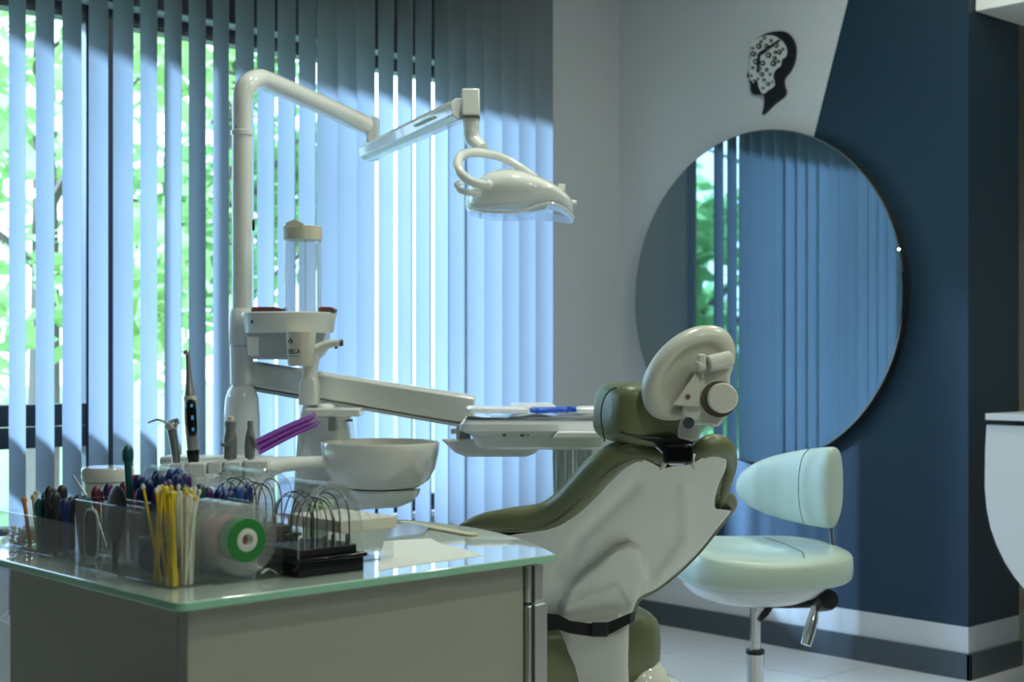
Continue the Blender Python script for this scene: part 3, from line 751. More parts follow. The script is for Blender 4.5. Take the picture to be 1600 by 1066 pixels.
K = Frame('suction_handpiece', 'thick grey suction handpiece with ivory tip and side lever', 'suction handpiece', 360, ZI, zh(755,ZI))
a, b = K.p(360,755), K.p(360,650)
K.part('body', g_axis([(q(9),.36),(q(10),.38),(q(10),.54),(q(10.6),.60),(q(9.6),.70),(q(7.8),.76),(q(7.6),.82),(q(8.8),.86),(q(8.8),.915),(q(7),.93)], a, b, n=24), 'grey_rubber')
K.part('tip', g_axis([(q(5.5),.90),(q(5.8),.92),(q(5.4),.99),(.001,1)], a, b, n=18), 'ivory')
K.part('stem', g_axis([(.001,0),(q(6.6),.001),(q(6.6),.37),(q(5),.38)], a, b, n=18), 'chrome')
K.part('lever', K.tube([(367,682,ZI-.012,3),(360,690,ZI-.018,3.2),(352,696,ZI-.016,3),(346,694,ZI-.012,2.4)], n=10), 'grey_rubber')

K = Frame('saliva_handpiece', 'slim grey saliva ejector handpiece beside the suction handpiece', 'suction handpiece', 391, ZI, zh(755,ZI))
a, b = K.p(389.5,755), K.p(391,658)
K.part('body', g_axis([(q(7),.40),(q(7.8),.42),(q(8.4),.62),(q(8.0),.74),(q(5.4),.85),(q(4.6),.88),(q(4.6),1),(.001,1)], a, b, n=20), 'grey_rubber')
K.part('stem', g_axis([(.001,0),(q(4.6),.001),(q(4.6),.41),(q(4),.42)], a, b, n=16), 'chrome')
K.part('lever', K.tube([(393,680,ZI-.012,2.6),(398,690,ZI-.012,2.8),(399,700,ZI-.010,2.2)], n=10), 'grey_rubber')

for k in range(9):
    i, j = k % 3, k//3
    Zk = 2.93+.012*i
    K = Frame('saliva_ejector', 'purple clear plastic saliva ejector tip in the slanting bundle', 'ejector tip', 400, Zk, zh(716,Zk), 'purple ejector tips in the bundle')
    dx, dy = 4.2*j+2*i, 7.0*j-2*i
    K.part('tube', K.tube([(396+dx,700-6+dy*1.0,Zk,3.4),(440+dx,676-4+dy*.9,Zk+.02,3.4),(484+dx*.6,654+dy*.8,Zk+.04,3.4)], n=8, sub=3), 'purple_clear' if k % 3 == 1 else 'purple')
    K.part('tip', K.tube([(482+dx*.6,655+dy*.8,Zk+.039,3.9),(490+dx*.6,651+dy*.8,Zk+.043,3.7)], n=8, sub=1), 'film' if k % 2 else 'purple')

# ================================================================== dental chair, seen from behind its reclined back
D = Frame('dental_chair', 'olive green dental chair with glossy white back shell and headrest', 'dental chair', 930, 2.75)
dp, dr = D.p, D.r
def zs(px, py):
    lat = px-(1065-.5*(py-700))
    return 2.42+(py-700)/260*.30+.0005*lat+1.6e-6*lat*lat
def segd(p, a, b):
    ax, ay, bx, by = *a, *b; dx, dy = bx-ax, by-ay; t = max(0, min(1, ((p[0]-ax)*dx+(p[1]-ay)*dy)/(dx*dx+dy*dy)))
    return math.hypot(p[0]-ax-dx*t, p[1]-ay-dy*t), t
def inside(p, poly):
    c = False; n = len(poly)
    for i in range(n):
        (x1, y1), (x2, y2) = poly[i], poly[i-1]
        if (y1 > p[1]) != (y2 > p[1]) and p[0] < (x2-x1)*(p[1]-y1)/(y2-y1)+x1: c = not c
    return c
RIB = [(985,850),(960,858),(915,893),(893,915),(878,950),(868,975),(985,975),(992,950),(999,935),(1008,905),(1005,880),(995,858)]
def relief(px, py):
    """moulded shape of the shell, metres towards the viewer"""
    h = 0
    dmin = min(segd((px,py), RIB[i], RIB[(i+1) % len(RIB)])[0] for i in range(len(RIB)))
    s = 1 if inside((px,py), RIB) else 0
    k = max(0, min(1, .5+(dmin if s else -dmin)/11)); h += .030*k*k*(3-2*k)
    d = min(segd((px,py), (990,762), (905,842))[0], segd((px,py), (905,842), (880,905))[0]); h -= .010*math.exp(-(d/11)**2)
    d = min(segd((px,py), (1070,765), (1074,850))[0], segd((px,py), (1074,850), (1035,900))[0]); h += .013*math.exp(-(d/12)**2)
    return h
topc = [(967,731),(980,722),(997,717),(1015,722),(1035,732),(1050,729),(1070,727),(1083,724),(1100,714),(1119,709),(1133,711)]
rightc = [(1133,711),(1135,729),(1124,755),(1117,780),(1119,796),(1135,797),(1142,800),(1119,828),(1092,862),(1062,892),(1028,919),(997,936),(985,972)]
leftc = [(967,731),(936,763),(913,786),(883,809),(852,828),(800,836),(772,846),(782,880),(800,920),(820,950),(838,972)]
botc = [(838,972),(871,975),(930,978),(985,972)]
def lift(G, off, rel=True): return [[dp(x_, y_, zs(x_,y_)-(relief(x_,y_) if rel else 0)+off) for x_, y_ in r] for r in G]
G = coons([tuple(p) for p in spline(topc,4)], [tuple(p) for p in spline(rightc,4)], botc, [tuple(p) for p in spline(leftc,4)], 56, 56)
shell = D.part('back_shell', g_slab(lift(G, 0), lift(G, .02, False)), 'shell', angle=70)
# padding: a solid cushion on the patient side plus the rolled rim that shows round the shell
otop = [(950,715),(975,695),(1000,694),(1030,720),(1050,728),(1070,727),(1090,700),(1112,688),(1136,692)]
oright = [(1136,692),(1144,720),(1132,755),(1126,785),(1146,786),(1138,806),(1119,830),(1092,864),(1062,894),(1028,921),(1000,938),(990,972)]
oleft = [(950,715),(925,740),(900,768),(868,792),(800,806),(735,820),(770,850),(790,900),(815,945),(838,972)]
G2 = coons(otop, oright, botc, oleft, 36, 36)
cxs = sum(p[0] for r in G2 for p in r)/len(G2)/len(G2[0]); cys = sum(p[1] for r in G2 for p in r)/len(G2)/len(G2[0])
G3 = [[(cxs+(x_-cxs)*.93, cys+(y_-cys)*.93) for x_, y_ in r] for r in G2]
cush = D.part('back_cushion', g_slab(lift(G2, .025, False), lift(G3, .10, False)), 'olive', angle=70)
def rim(pts, off=.03, n=16): return D.tube([(x_,y_,zs(x_,y_)+off,r_) for x_,y_,r_ in pts], n=n, sub=7)
D.part('padded_rim', rim([(716,823,1),(728,820,6),(755,816,14),(800,813,20),(850,807,22),(885,787,24),(913,760,26),(938,733,26),(965,713,23),(992,706,18),(1016,712,15),(1032,722,10),(1038,729,4)]), 'olive', cush)
D.part('padded_rim', rim([(1082,728,4),(1087,713,12),(1098,702,16),(1114,696,18),(1130,700,17),(1139,713,13),(1141,730,10),(1136,750,9),(1129,775,8),(1122,796,4)]), 'olive', cush)
D.part('padded_rim', rim([(1118,772,6),(1136,778,10),(1143,787,9),(1137,803,6),(1122,825,4),(1095,860,3),(1064,892,2.5),(1030,919,2.5),(1000,936,2)], .035), 'olive', cush)
D.part('seam', D.tube([(x_,y_,zs(x_,y_)-.012,1.0) for x_,y_ in ((745,827),(800,829),(850,823),(880,806),(912,776),(938,748),(965,728),(995,716),(1020,722))], n=6, sub=5), 'ring_dark', cush)
# support post under the back, webbing strap with buckle
def post():
    rings = []
    for py, x0, x1, Z_, th in ((930,890,985,2.735,.04),(962,873,985,2.715,.06),(985,871,984,2.698,.08),(1000,871,984,2.70,.08),(1040,870,983,2.715,.09),(1100,862,985,2.73,.11),(1240,850,995,2.76,.13)):
        a, b = dp(x0,py,Z_), dp(x1,py,Z_)
        rings.append([(x_, y_, (a[2]+b[2])/2) for x_, y_ in rrect(a[0], b[0], Z_-D.Z-.012, Z_-D.Z+th, .03, 5)])
    return g_loft(rings)
D.part('support_post', post(), 'shell', angle=60)
st = D.part('strap', g_loft([[dp(px,py-hw,Z_), dp(px,py+hw,Z_), dp(px,py+hw,Z_+.004), dp(px,py-hw,Z_+.004)] for px, py, Z_, hw in ((800,974,2.66,15),(838,973,2.655,15),(872,972,2.652,12),(890,980,2.651,10),(925,985,2.650,10),(952,982,2.650,10),(985,966,2.652,8),(992,962,2.70,8))]), 'black_web')
D.part('buckle', xf(g_cbox((0,0,0),(dr(26),.008,dr(22))), Matrix.Translation(dp(937,984,2.646))), 'black_plastic', st, bevel=.003)
# seat, leg rest, base: along the chair's own axis (it points away to the left)
Fd = Vector((-.5,.866,0)); Ld = Vector((.866,.5,0))
def chairM(fw, lt, z):
    o = Vector(dp(936,560,2.80)); M = Matrix(((Ld.x,Fd.x,0,o.x+Fd.x*fw+Ld.x*lt),(Ld.y,Fd.y,0,o.y+Fd.y*fw+Ld.y*lt),(0,0,1,z),(0,0,0,1))); return M
seat = D.part('seat_cushion', g_super((0,0,0),(.185,.30,.085),.45,.35,40,18,M=chairM(.24,-.035,.475)), 'olive')
D.part('leg_rest', g_super((0,0,0),(.20,.42,.06),.45,.3,40,16,M=chairM(.90,0,.46)), 'olive')
D.part('seat_pan', g_super((0,0,0),(.20,.62,.05),.4,.3,36,12,M=chairM(.52,0,.37)), 'shell')
D.part('pedestal', join(g_super((0,0,0),(.15,.20,.19),.35,.4,32,14,M=chairM(.30,0,.19)), g_super((0,0,0),(.23,.46,.03),.3,.3,36,8,M=chairM(.42,0,.031))), 'shell')
D.part('side_cover', g_super((0,0,0),(.05,.12,.16),.5,.5,20,12,M=chairM(.04,.09,.30)), 'shell')
# headrest
ZHd = 2.38
hrot = Matrix.Rotation(math.radians(-43), 4, 'Y')
def hM(px, py, Z_, tilt=.25, yawr=.25): return Matrix.Translation(dp(px,py,Z_)) @ Matrix.Rotation(yawr,4,'Z') @ Matrix.Rotation(tilt,4,'X') @ Matrix.Rotation(math.radians(42),4,'Y')
hs_ = [(.001,-30),(30,-29),(52,-24),(62,-14),(65,0),(63,10),(58,18),(52,21.5),(47,20.5),(43,16),(39,14.5),(20,17),(.001,18)]
# dish: axis towards the viewer (-y); long way runs up to the right
def dish(prof, M, sx, sy):
    g = g_lathe([(max(.0004,dr(r,ZHd)), dr(z,ZHd)) for r, z in prof], n=48, sx=sx, sy=sy, M=Matrix.Rotation(PI/2,4,'X'))
    return xf(g, M)
hm = hM(1076, 583, ZHd)
hr = D.part('headrest_shell', dish(hs_, hm, .92, 1.36), 'shell_matte', angle=80)
# the long axis of the dish after the axis turn is local z; sx scales local x
D.part('headrest_cushion', g_super((0,0,0),(dr(68),.075,dr(44)),.5,.5,36,18,M=Matrix.Translation(dp(1011,648,2.47)) @ Matrix.Rotation(.10,4,'Y') @ Matrix.Rotation(.35,4,'Z')), 'olive')
D.part('cushion_piping', D.tube([(972,604,2.42,1.2),(955,609,2.42,1.2),(943,625,2.42,1.2),(939,652,2.42,1.2),(945,690,2.43,1.2)], n=6), 'dark_green')
Zm = ZHd-.035
def dbox(x0,x1,y0,y1,Za,Zb):
    m_ = (Za+Zb)/2; a = dp(x0,y1,m_); b = dp(x1,y0,m_); return g_box(a[0],b[0],Za-D.Z,Zb-D.Z,a[2],b[2])
mech = D.part('headrest_bracket', g_loft([[dp(px,py,Z_) for px, py in ((1088,575),(1130,560),(1140,580),(1143,640),(1122,668),(1070,655),(1064,648),(1078,600))] for Z_ in (Zm-.012, Zm+.03)]), 'shell', bevel=.006)
D.part('gusset', g_loft([[dp(px,py,Z_) for px, py in ((1087,582),(1092,592),(1094,636),(1050,634))] for Z_ in (Zm-.02, Zm+.02)]), 'shell_matte', mech, bevel=.003)
D.part('gusset_screw', g_super(dp(1075,620,Zm-.021),(.004,.002,.004),.8,.8,10,6), 'brown', mech)
D.part('hinge', join(D.tube([(1106,569,Zm-.02,13.5),(1142,561,Zm-.01,13.5)], n=20, sub=1), D.tube([(1089,573,Zm-.025,9),(1100,570,Zm-.02,9)], n=16, sub=1)), 'shell', mech, bevel=.002)
D.part('hinge_clip', dbox(1089,1102,553,572,Zm-.03,Zm-.005), 'shell', mech, bevel=.003)
D.part('lock_ring', g_cyl(dp(1125,623,Zm+.01), dp(1123,624,Zm-.022), dr(28,Zm), n=36), 'ring_dark', mech)
D.part('lock_knob', g_axis([(.001,0),(dr(23.5,Zm),.01),(dr(24,Zm),.3),(dr(23,Zm),.85),(dr(21,Zm),1),(.001,1.0)], dp(1128,622,Zm-.02), dp(1130,622,Zm-.045), n=36), 'shell', mech)
clr = D.part('clear_bracket', g_loft([[dp(px,py,Z_) for px, py in ((1066,650),(1112,655),(1116,668),(1084,690),(1058,684),(1060,668))] for Z_ in (Zm-.012, Zm+.012)]), 'film', bevel=.004)
D.part('bolt', g_cyl(dp(1077,661,Zm-.01), dp(1076,661,Zm-.022), dr(9,Zm), n=20), 'chrome', clr)
D.part('bracket_plate', dbox(1068,1124,648,664,Zm-.004,Zm+.02), 'shell', clr, bevel=.003)
D.part('headrest_stem', g_loft([[dp(px,py,Z_) for px, py in ((966,676),(1000,682),(1060,684),(1084,690),(1078,706),(1062,716),(1040,712),(1020,692))] for Z_ in (2.385,2.43)]), 'black_plastic', bevel=.004)
D.part('stem_clamp', dbox(1036,1082,694,724,2.375,2.40), 'black_gloss', bevel=.004)
for px, s in ((1036,1),(1084,-1)):
    D.part('hook', D.tube([(px-3*s,733,2.425,3),(px+1*s,727,2.415,4),(px+2*s,718,2.41,3.4),(px-1*s,711,2.42,2.4)], n=10), 'shell_matte')

# ================================================================== operator's stool
S = Frame('dental_stool', 'mint green operator stool with curved back pad and chrome lift', 'stool', 1180, 3.55)
sp2, sr = S.p, S.r
def seatfn(x, y, z):
    u, v = x/.215, y/.20
    if z > 0: z += .030*u*u*(1 if u < 0 else .35)+.014*max(0,v)**2-.012*math.exp(-((u-.0)**2+(v+.1)**2)*3)
    x += .02*max(0,-v)*(-1 if u < 0 else 0)
    return (x, y, z)
szc = sp2(0,882,3.55)[2]
Ms = Matrix.Translation((sp2(1187,0)[0], 0, szc)) @ Matrix.Rotation(.15,4,'Z')
sc_ = S.part('seat', g_super((0,0,0),(.215,.205,.046),.5,.75,48,20,fn=seatfn,M=Ms), 'mint', angle=80)
S.part('seam', g_tube([tuple(Ms @ Vector((.05+.012*math.sin(t*3), -.205+.40*t, .046+.004*math.sin(t*PI)-(.03 if t < .06 else 0)))) for t in (0,.05,.12,.25,.5,.75,.95)], .0012, n=6, sub=4), 'ring_dark', sc_)
S.part('seat_shell', g_loft([[tuple(Matrix.Translation((sp2(1180,0)[0],0,0)) @ Vector((rx*math.cos(t*PI/16), rx*.92*math.sin(t*PI/16), sp2(0,py)[2]))) for t in range(32)] for py, rx in ((944,.055),(938,.11),(928,.15),(914,.176),(906,.178),(896,.17))]), 'desk_white', angle=60)
st_b = ((1138,758,766,3.80,.008),(1142,745,778,3.79,.018),(1154,731,790,3.765,.026),(1180,716,804,3.70,.030),(1216,707,815,3.63,.031),(1244,702,822,3.56,.031),(1268,699,826,3.50,.031),(1283,698,828,3.465,.033),(1290,699,827,3.453,.031),(1295,703,822,3.446,.024))
def back_rings():
    rings = []
    for i, (px, y0, y1, Z_, t) in enumerate(st_b):
        a = st_b[max(i-1,0)]; b = st_b[min(i+1,len(st_b)-1)]
        A, B = Vector(sp2(a[0],0,a[3])), Vector(sp2(b[0],0,b[3])); d = B-A; d.z = 0; d.normalize(); n = Vector((-d.y, d.x, 0))
        c = Vector(sp2(px,(y0+y1)/2,Z_))+n*.033; h = sr((y1-y0)/2,Z_); ring = []
        for j in range(24):
            q_ = 2*PI*j/24; ca, sa = math.cos(q_), math.sin(q_)
            hh = h*(1-(.34 if sa < 0 else .06)*max(0,ca)**.7)
            ring.append(c+n*(t*math.copysign(abs(ca)**.7,ca))+Vector((0,0,hh*math.copysign(abs(sa)**.7,sa))))
        rings.append(ring)
    return g_loft(rings)
bk = S.part('back_pad', back_rings(), 'mint', angle=80, sub=1)
S.part('seam', g_tube([sp2(px,py,Z_) for px, py, Z_ in ((1266,700,3.502),(1254,714,3.522),(1248,745,3.535),(1248,780,3.535),(1252,806,3.525),(1258,822,3.513))], .0011, n=6, sub=4), 'ring_dark', bk)
S.part('back_plate', g_loft([[sp2(px,py,Z_) for px, py in ((1292,740),(1314,728),(1312,786),(1296,800))] for Z_ in (3.535,3.56)]), 'desk_white', bk, bevel=.004)
S.part('back_bracket', g_loft([[sp2(px-3,py,Z_-.02), sp2(px+3,py,Z_-.02), sp2(px+3,py,Z_+.02), sp2(px-3,py,Z_+.02)] for px, py, Z_ in ((1303,780,3.60),(1298,815,3.60),(1299,835,3.60),(1302,860,3.59),(1296,900,3.57),(1280,930,3.56),(1230,942,3.55))]), 'chrome', bevel=.001)
S.part('mechanism', join(S.tube([(1168,944,3.55,6),(1230,944,3.55,7),(1272,941,3.54,9)], n=10, sub=2), S.tube([(1206,944,3.5,5),(1196,958,3.48,6),(1186,970,3.47,4.5)], n=10), S.tube([(1136,938,3.52,3),(1116,939,3.5,3)], n=8, sub=2)), 'black_plastic')
S.part('tilt_knob', join(g_axis([(.001,0),(sr(15),.02),(sr(17),.15),(sr(17),.85),(sr(15),1),(.001,1)], sp2(1276,940,3.56), sp2(1296,937,3.48), n=16)), 'black_plastic')
S.part('paddle_lever', S.tube([(1274,948,3.50,6),(1270,968,3.49,8.5),(1264,990,3.48,9),(1259,1008,3.47,8)], n=12, flat=.6), 'chrome')
zc = lambda py: sp2(0,py)[2]
S.part('gas_lift', g_lathe([(sr(8.5),zc(945)),(sr(8.5),zc(1004)),(sr(9.2),zc(1004)),(sr(9.2),zc(1008)),(sr(8.0),zc(1008)),(sr(8.0),zc(1016)),(sr(13.5),zc(1018)),(sr(13.5),.10),(.001,.10)], n=28), 'chrome')
S.part('lift_collar', g_lathe([(sr(9),zc(1014)),(sr(14.5),zc(1015)),(sr(14.5),zc(1021)),(sr(13.5),zc(1022))], n=28), 'black_plastic')
for k in range(5):
    a = 2*PI*k/5+.3; c, s = math.cos(a), math.sin(a)
    S.part('leg', g_tube([(0,0,.115,.022),(c*.14,s*.14,.10,.018),(c*.27,s*.27,.075,.014)], n=10), 'chrome')
    w_ = S.part('castor', join(g_cyl((c*.27-s*.018, s*.27+c*.018, .026), (c*.27+s*.018, s*.27-c*.018, .026), .026, n=18), g_cyl((c*.27,s*.27,.03), (c*.27,s*.27,.075), .008, n=10)), 'black_plastic')

# ================================================================== the cart with its glass top
CT = .810                       # height of the glass top
CX0, CX1, CY0, CY1 = .706, 1.217, 1.240, 1.86
C0 = Vector((.95, 1.5, 0))
cart = thing('mobile_cart', 'grey drawer cart with green edged glass top', 'cart', C0)
def bow(y): # bowed drawer side
    t = (y-CY0)/(CY1-CY0); return CX1+.105*math.sin(PI*min(1, max(0, t)))
top_poly = []
for cx, cy, a in ((CX0+.013, CY0+.013, PI),):
    for i in range(7): t = a+PI/2*i/6; top_poly.append((cx+.013*math.cos(t), cy+.013*math.sin(t)))
for i in range(15): y_ = CY0+(CY1-CY0)*i/14; top_poly.append((bow(y_), y_))
top_poly += [(CX0+.03, CY1), (CX0+.009, CY1-.009), (CX0, CY1-.03)]
loc = lambda u, v, w_: (u-C0.x, v-C0.y, w_)
gt = part('glass_top', g_prism(top_poly, loc, CT-.009, CT), ['glass_top', 'glass_edge'], cart, bevel=.0015)
for p in gt.data.polygons:
    if abs(p.normal.z) < .5: p.material_index = 1
def cbx(x0,x1,y0,y1,z0,z1): return g_box(x0-C0.x,x1-C0.x,y0-C0.y,y1-C0.y,z0,z1)
part('front_panel', cbx(.726,1.180,1.258,1.276,.09,CT-.009), 'laminate', cart, bevel=.0015)
part('side_panel', cbx(.726,.744,1.276,1.672,.09,CT-.009), 'laminate_gloss', cart, bevel=.0015)
part('back_panel', cbx(.744,1.180,1.654,1.672,.09,CT-.009), 'laminate', cart, bevel=.0015)
part('base_panel', cbx(.744,1.180,1.276,1.654,.09,.108), 'laminate', cart)
def drawer(z0, z1, dx):
    poly = [(1.181, 1.262)]+[(bow(y_)-.035+dx, y_) for y_ in [1.262+.40*i/10 for i in range(11)]]+[(1.181,1.662)]
    poly = [(1.181,1.262),(1.206+dx,1.262)]+[(1.206+dx+.07*math.sin(PI*i/10), 1.262+.40*i/10) for i in range(1,10)]+[(1.206+dx,1.662),(1.181,1.662)]
    d = part('drawer', g_prism(poly, loc, z0, z1), 'laminate', cart, bevel=.002)
    part('edge_profile', cbx(1.1815,1.208+dx,1.252,1.262,z0,z1), 'alu', d, bevel=.002)
    part('edge_groove', cbx(1.188,1.1915,1.2505,1.253,z0,z1), 'charcoal', d)
    return d
drawer(.753, .797, 0); drawer(.53, .750, .006); drawer(.31, .527, .006); drawer(.10, .307, .006)
for x_, y_ in ((.77,1.31),(1.14,1.31),(.77,1.62),(1.14,1.62)):
    part('castor', join(xf(g_cyl((0,-.012,0),(0,.012,0),.034,n=20), Matrix.Translation((x_-C0.x,y_-C0.y,.034))), g_cyl((x_-C0.x,y_-C0.y,.036),(x_-C0.x,y_-C0.y,.092),.011,n=10)), 'black_plastic', cart)

# ------------------------------------------------------------------ clear boxes on the glass
def wallbox(x0,x1,y0,y1,z0,h,t=.0018,divx=(),divy=(),hs=None):
    """open clear box: floor, four walls, dividers; returns named geometry list"""
    g = [('floor', g_box(x0,x1,y0,y1,z0,z0+t)), ('wall', g_box(x0,x0+t,y0,y1,z0+t,z0+h)), ('wall', g_box(x1-t,x1,y0,y1,z0+t,z0+h)),
         ('wall', g_box(x0+t,x1-t,y0,y0+t,z0+t,z0+h)), ('wall', g_box(x0+t,x1-t,y1-t,y1,z0+t,z0+h))]
    for d in divy: g.append(('divider', g_box(x0+t,x1-t,d,d+t,z0+t,z0+h*.94)))
    for d in divx: g.append(('divider', g_box(d,d+t,y0+t,y1-t,z0+t,z0+h*.94)))
    return g
def clearbox(name, label, x0,x1,y0,y1,h, divx=(), divy=(), z=CT, cat='organizer'):
    o = thing(name, label, cat, ((x0+x1)/2,(y0+y1)/2,z))
    for n_, g in wallbox(x0,x1,y0,y1,z,h,divx=divx,divy=divy):
        part(n_, xf(g, Matrix.Translation((-(x0+x1)/2,-(y0+y1)/2,-z))), 'acrylic', o, bevel=.0004, seg=1)
    return o
clearbox('acrylic_organizer', 'low clear acrylic organizer with four compartments along cart edge', .752,.805,1.545,1.765,.046, divy=(1.590,1.640,1.700))
clearbox('acrylic_organizer', 'tall clear acrylic organizer holding yellow brush sticks at the cart corner', .742,.7865,1.318,1.535,.077, divx=(.776,), divy=(1.368,1.440))
clearbox('acrylic_organizer', 'clear acrylic box holding the tape spools', .789,.873,1.310,1.420,.078)
clearbox('acrylic_organizer', 'clear acrylic tub of dark instrument handles behind the tall organizer', .803,.875,1.426,1.545,.060)

def stick(name, label, cat, group, base, tip, r, m, headm=None, hr=0, hl=0, headname='tip'):
    t = thing(name, label, cat, base, 0, group)
    d = Vector(tip)-Vector(base)
    part('shaft', g_cyl((0,0,0), d, r, r*.85, n=8), m, t)
    if headm:
        n = d.normalized()
        part(headname, g_axis([(.0004,0),(hr*.8,.1),(hr,.45),(hr*.75,.85),(.0004,1)], d-n*hl*.3, d+n*hl*.7, n=10), headm, t)
    return t
rd = random.Random(11)
# yellow and white brush sticks in the corner compartment
for k in range(16):
    x_, y_ = .747+rd.random()*.013, 1.324+rd.random()*.038
    stick('brush_stick', 'yellow plastic micro brush stick standing in the corner compartment', 'brush stick', 'yellow brush sticks', (x_,y_,CT+.002), (x_+rd.gauss(-.002,.005), y_+rd.gauss(.004,.008), CT+.094+rd.random()*.008), .0016, 'yellow', 'swab_white' if k % 3 == 0 else 'yellow', .0023, .006)
for k in range(18):
    x_, y_ = .762+rd.random()*.012, 1.322+rd.random()*.036
    stick('brush_stick', 'white plastic micro brush stick standing in the corner compartment', 'brush stick', 'white brush sticks', (x_,y_,CT+.002), (x_+rd.gauss(.005,.005), y_+rd.gauss(.002,.006), CT+.088+rd.random()*.012), .0016, 'swab_white', 'yellow' if k % 3 == 0 else 'swab_white', .0023, .006)
# handles with round knob ends, standing in the tubs: (x, y, height, colour, word)
def knobs(lst, where, zb=CT+.002):
    for x_, y_, h, m, wd in lst:
        t = thing('knob_stick', f'{wd} plastic ligature stick with round knob end {where}', 'stick', (x_,y_,zb), 0, f'{wd} sticks {where}')
        lx, ly = rd.gauss(0,.004), rd.gauss(0,.004)
        part('shaft', g_tube([(0,0,0,.003),(lx*.5,ly*.5,h*.5,.0042),(lx,ly,h,.0046)], n=8, sub=3), m, t)
        part('knob', g_super((lx,ly,h+.004),(.0066,.0055,.0115),.85,.9,14,10), m, t)
cl = []
cols = [('dark_green','dark green'),('royal','blue'),('navy','navy blue'),('violet','dark purple')]
for k in range(30):
    m, wd = cols[(k*7+k//4) % 4] if k > 3 else cols[k]
    x_ = .809+.058*rd.random(); y_ = 1.434+.100*rd.random()
    cl.append((x_, y_, .070+.022*rd.random()*(1 if m != 'dark_green' else .6), m, wd))
cl.append((.812,1.53,.118,'teal','tall teal'))
knobs(cl, 'in the tub behind the tall organizer')
cl = []
for k in range(9):
    m, wd = (('navy','navy blue'),('royal','blue'),('navy','navy blue'))[k % 3]
    cl.append((.882+.03*rd.random(), 1.43+.05*rd.random(), .060+.012*rd.random(), m, wd))
clearbox('acrylic_organizer', 'small clear acrylic tub of navy sticks behind the spools', .877,.918,1.424,1.486,.050)
knobs(cl, 'in the small tub behind the spools')
cl = [(.760,1.66,.050,'teal','teal'),(.796,1.675,.052,'dark_green','dark green'),(.775,1.69,.050,'dark_green','dark green'),(.798,1.655,.05,'charcoal','charcoal'),(.77,1.61,.054,'navy','navy blue'),(.795,1.62,.054,'teal','teal'),(.765,1.655,.056,'teal','teal'),(.772,1.668,.058,'teal','teal'),(.785,1.66,.060,'teal','teal'),(.79,1.685,.058,'royal','blue'),(.780,1.648,.066,'charcoal','charcoal'),(.768,1.648,.066,'charcoal','charcoal'),(.762,1.625,.060,'charcoal','charcoal'),(.790,1.615,.056,'charcoal','charcoal')]
knobs(cl, 'in the low organizer')
cl = []
for k in range(10):
    cl.append((.83+.05*rd.random(), 1.60+.07*rd.random(), .052+.02*rd.random(), *(('maroon','dark red'),('violet','dark purple'),('maroon','dark red'))[k % 3]))
clearbox('acrylic_organizer', 'clear acrylic tub of dark red sticks before the white jar', .822,.890,1.592,1.676,.045)
knobs(cl, 'in the tub before the white jar')
cl = [(.846,1.585,.078,'hot_pink','bright pink'),(.852,1.578,.074,'maroon','deep red')]
clearbox('acrylic_organizer', 'narrow clear acrylic tube with the bright pink stick', .838,.862,1.566,1.590,.050)
knobs(cl, 'in the narrow tube')
# dark folding card, scissors and pliers-like tools in the low and tall organizers
t = thing('dark_spatula', 'dark oval mixing spatula leaning in the tall organizer', 'spatula', (.760,1.47,CT+.002))
part('blade', g_super((0,.002,.060),(.0035,.022,.034),.8,.9,20,14,M=Matrix.Rotation(.35,4,'X')), 'charcoal', t)
part('shaft', g_tube([(0,.004,.0),(0,.002,.03),(0,-.006,.05)], .0035, n=8), 'charcoal', t)
t = thing('dark_case', 'dark blue oval case inside the tall organizer', 'case', (.768,1.402,CT+.002))
part('case_body', g_super((0,0,.017),(.006,.030,.016),.6,.7,24,12), 'navy', t)
part('case_lid', g_super((0,0,.036),(.0065,.031,.006),.6,.7,24,10), 'charcoal', t)
t = thing('white_rim_mirror', 'dark oval hand mirror with white rim in the low organizer', 'hand mirror', (.778,1.566,CT+.002))
part('mirror_face', g_super((0,0,.030),(.003,.016,.027),.6,.6,24,12), 'black_gloss', t)
part('white_rim', g_tube([(0,.0168*math.copysign(abs(math.cos(a))**.6,math.cos(a)),.030+.028*math.copysign(abs(math.sin(a))**.6,math.sin(a))) for a in [2*PI*i/20 for i in range(20)]], .0016, n=6, sub=2, closed=True), 'swab_white', t)
t = thing('steel_probe', 'thin steel probe leaning over the dark red sticks', 'probe', (.835,1.64,CT+.004))
part('probe_rod', g_tube([(0,0,0,.0016),(-.01,.02,.05,.0016),(-.022,.045,.086,.0012)], n=6), 'steel', t)
for k, (y_, m, wd) in enumerate(((1.712,'orange','orange'),(1.706,'wood','wooden'),(1.718,'wood','pale wooden'))):
    stick('pencil', f'{wd} stick standing in the low organizer', 'stick', None, (.765+k*.008,y_-.01,CT+.002), (.762+k*.009,y_,CT+.060+k*.003), .0028, m, m, .0034, .008)
bd = thing('elastic_beads', 'heap of tiny pale elastic rings in the low organizer', 'elastics', (.778,1.733,CT+.002))
V = []
for k in range(260):
    V.append(g_super((rd.uniform(-.022,.022), rd.uniform(-.026,.026), .002+rd.random()*.020), (.0022,.0022,.0016), 1,1,6,4))
ob = part('beads', join(*V), 'bead_mix', bd); ob['kind'] = 'stuff'
# white jar with lid
t = thing('white_jar', 'round white plastic jar with lid behind the organizers', 'jar', (.900,1.765,CT))
part('jar_body', g_lathe([(.001,0),(.026,0),(.029,.004),(.030,.05),(.031,.072),(.028,.074),(.001,.074)], n=36), 'unit_white', t)
part('lid', g_lathe([(.001,.074),(.033,.074),(.034,.077),(.034,.089),(.032,.092),(.001,.092)], n=36), 'ceramic', t)

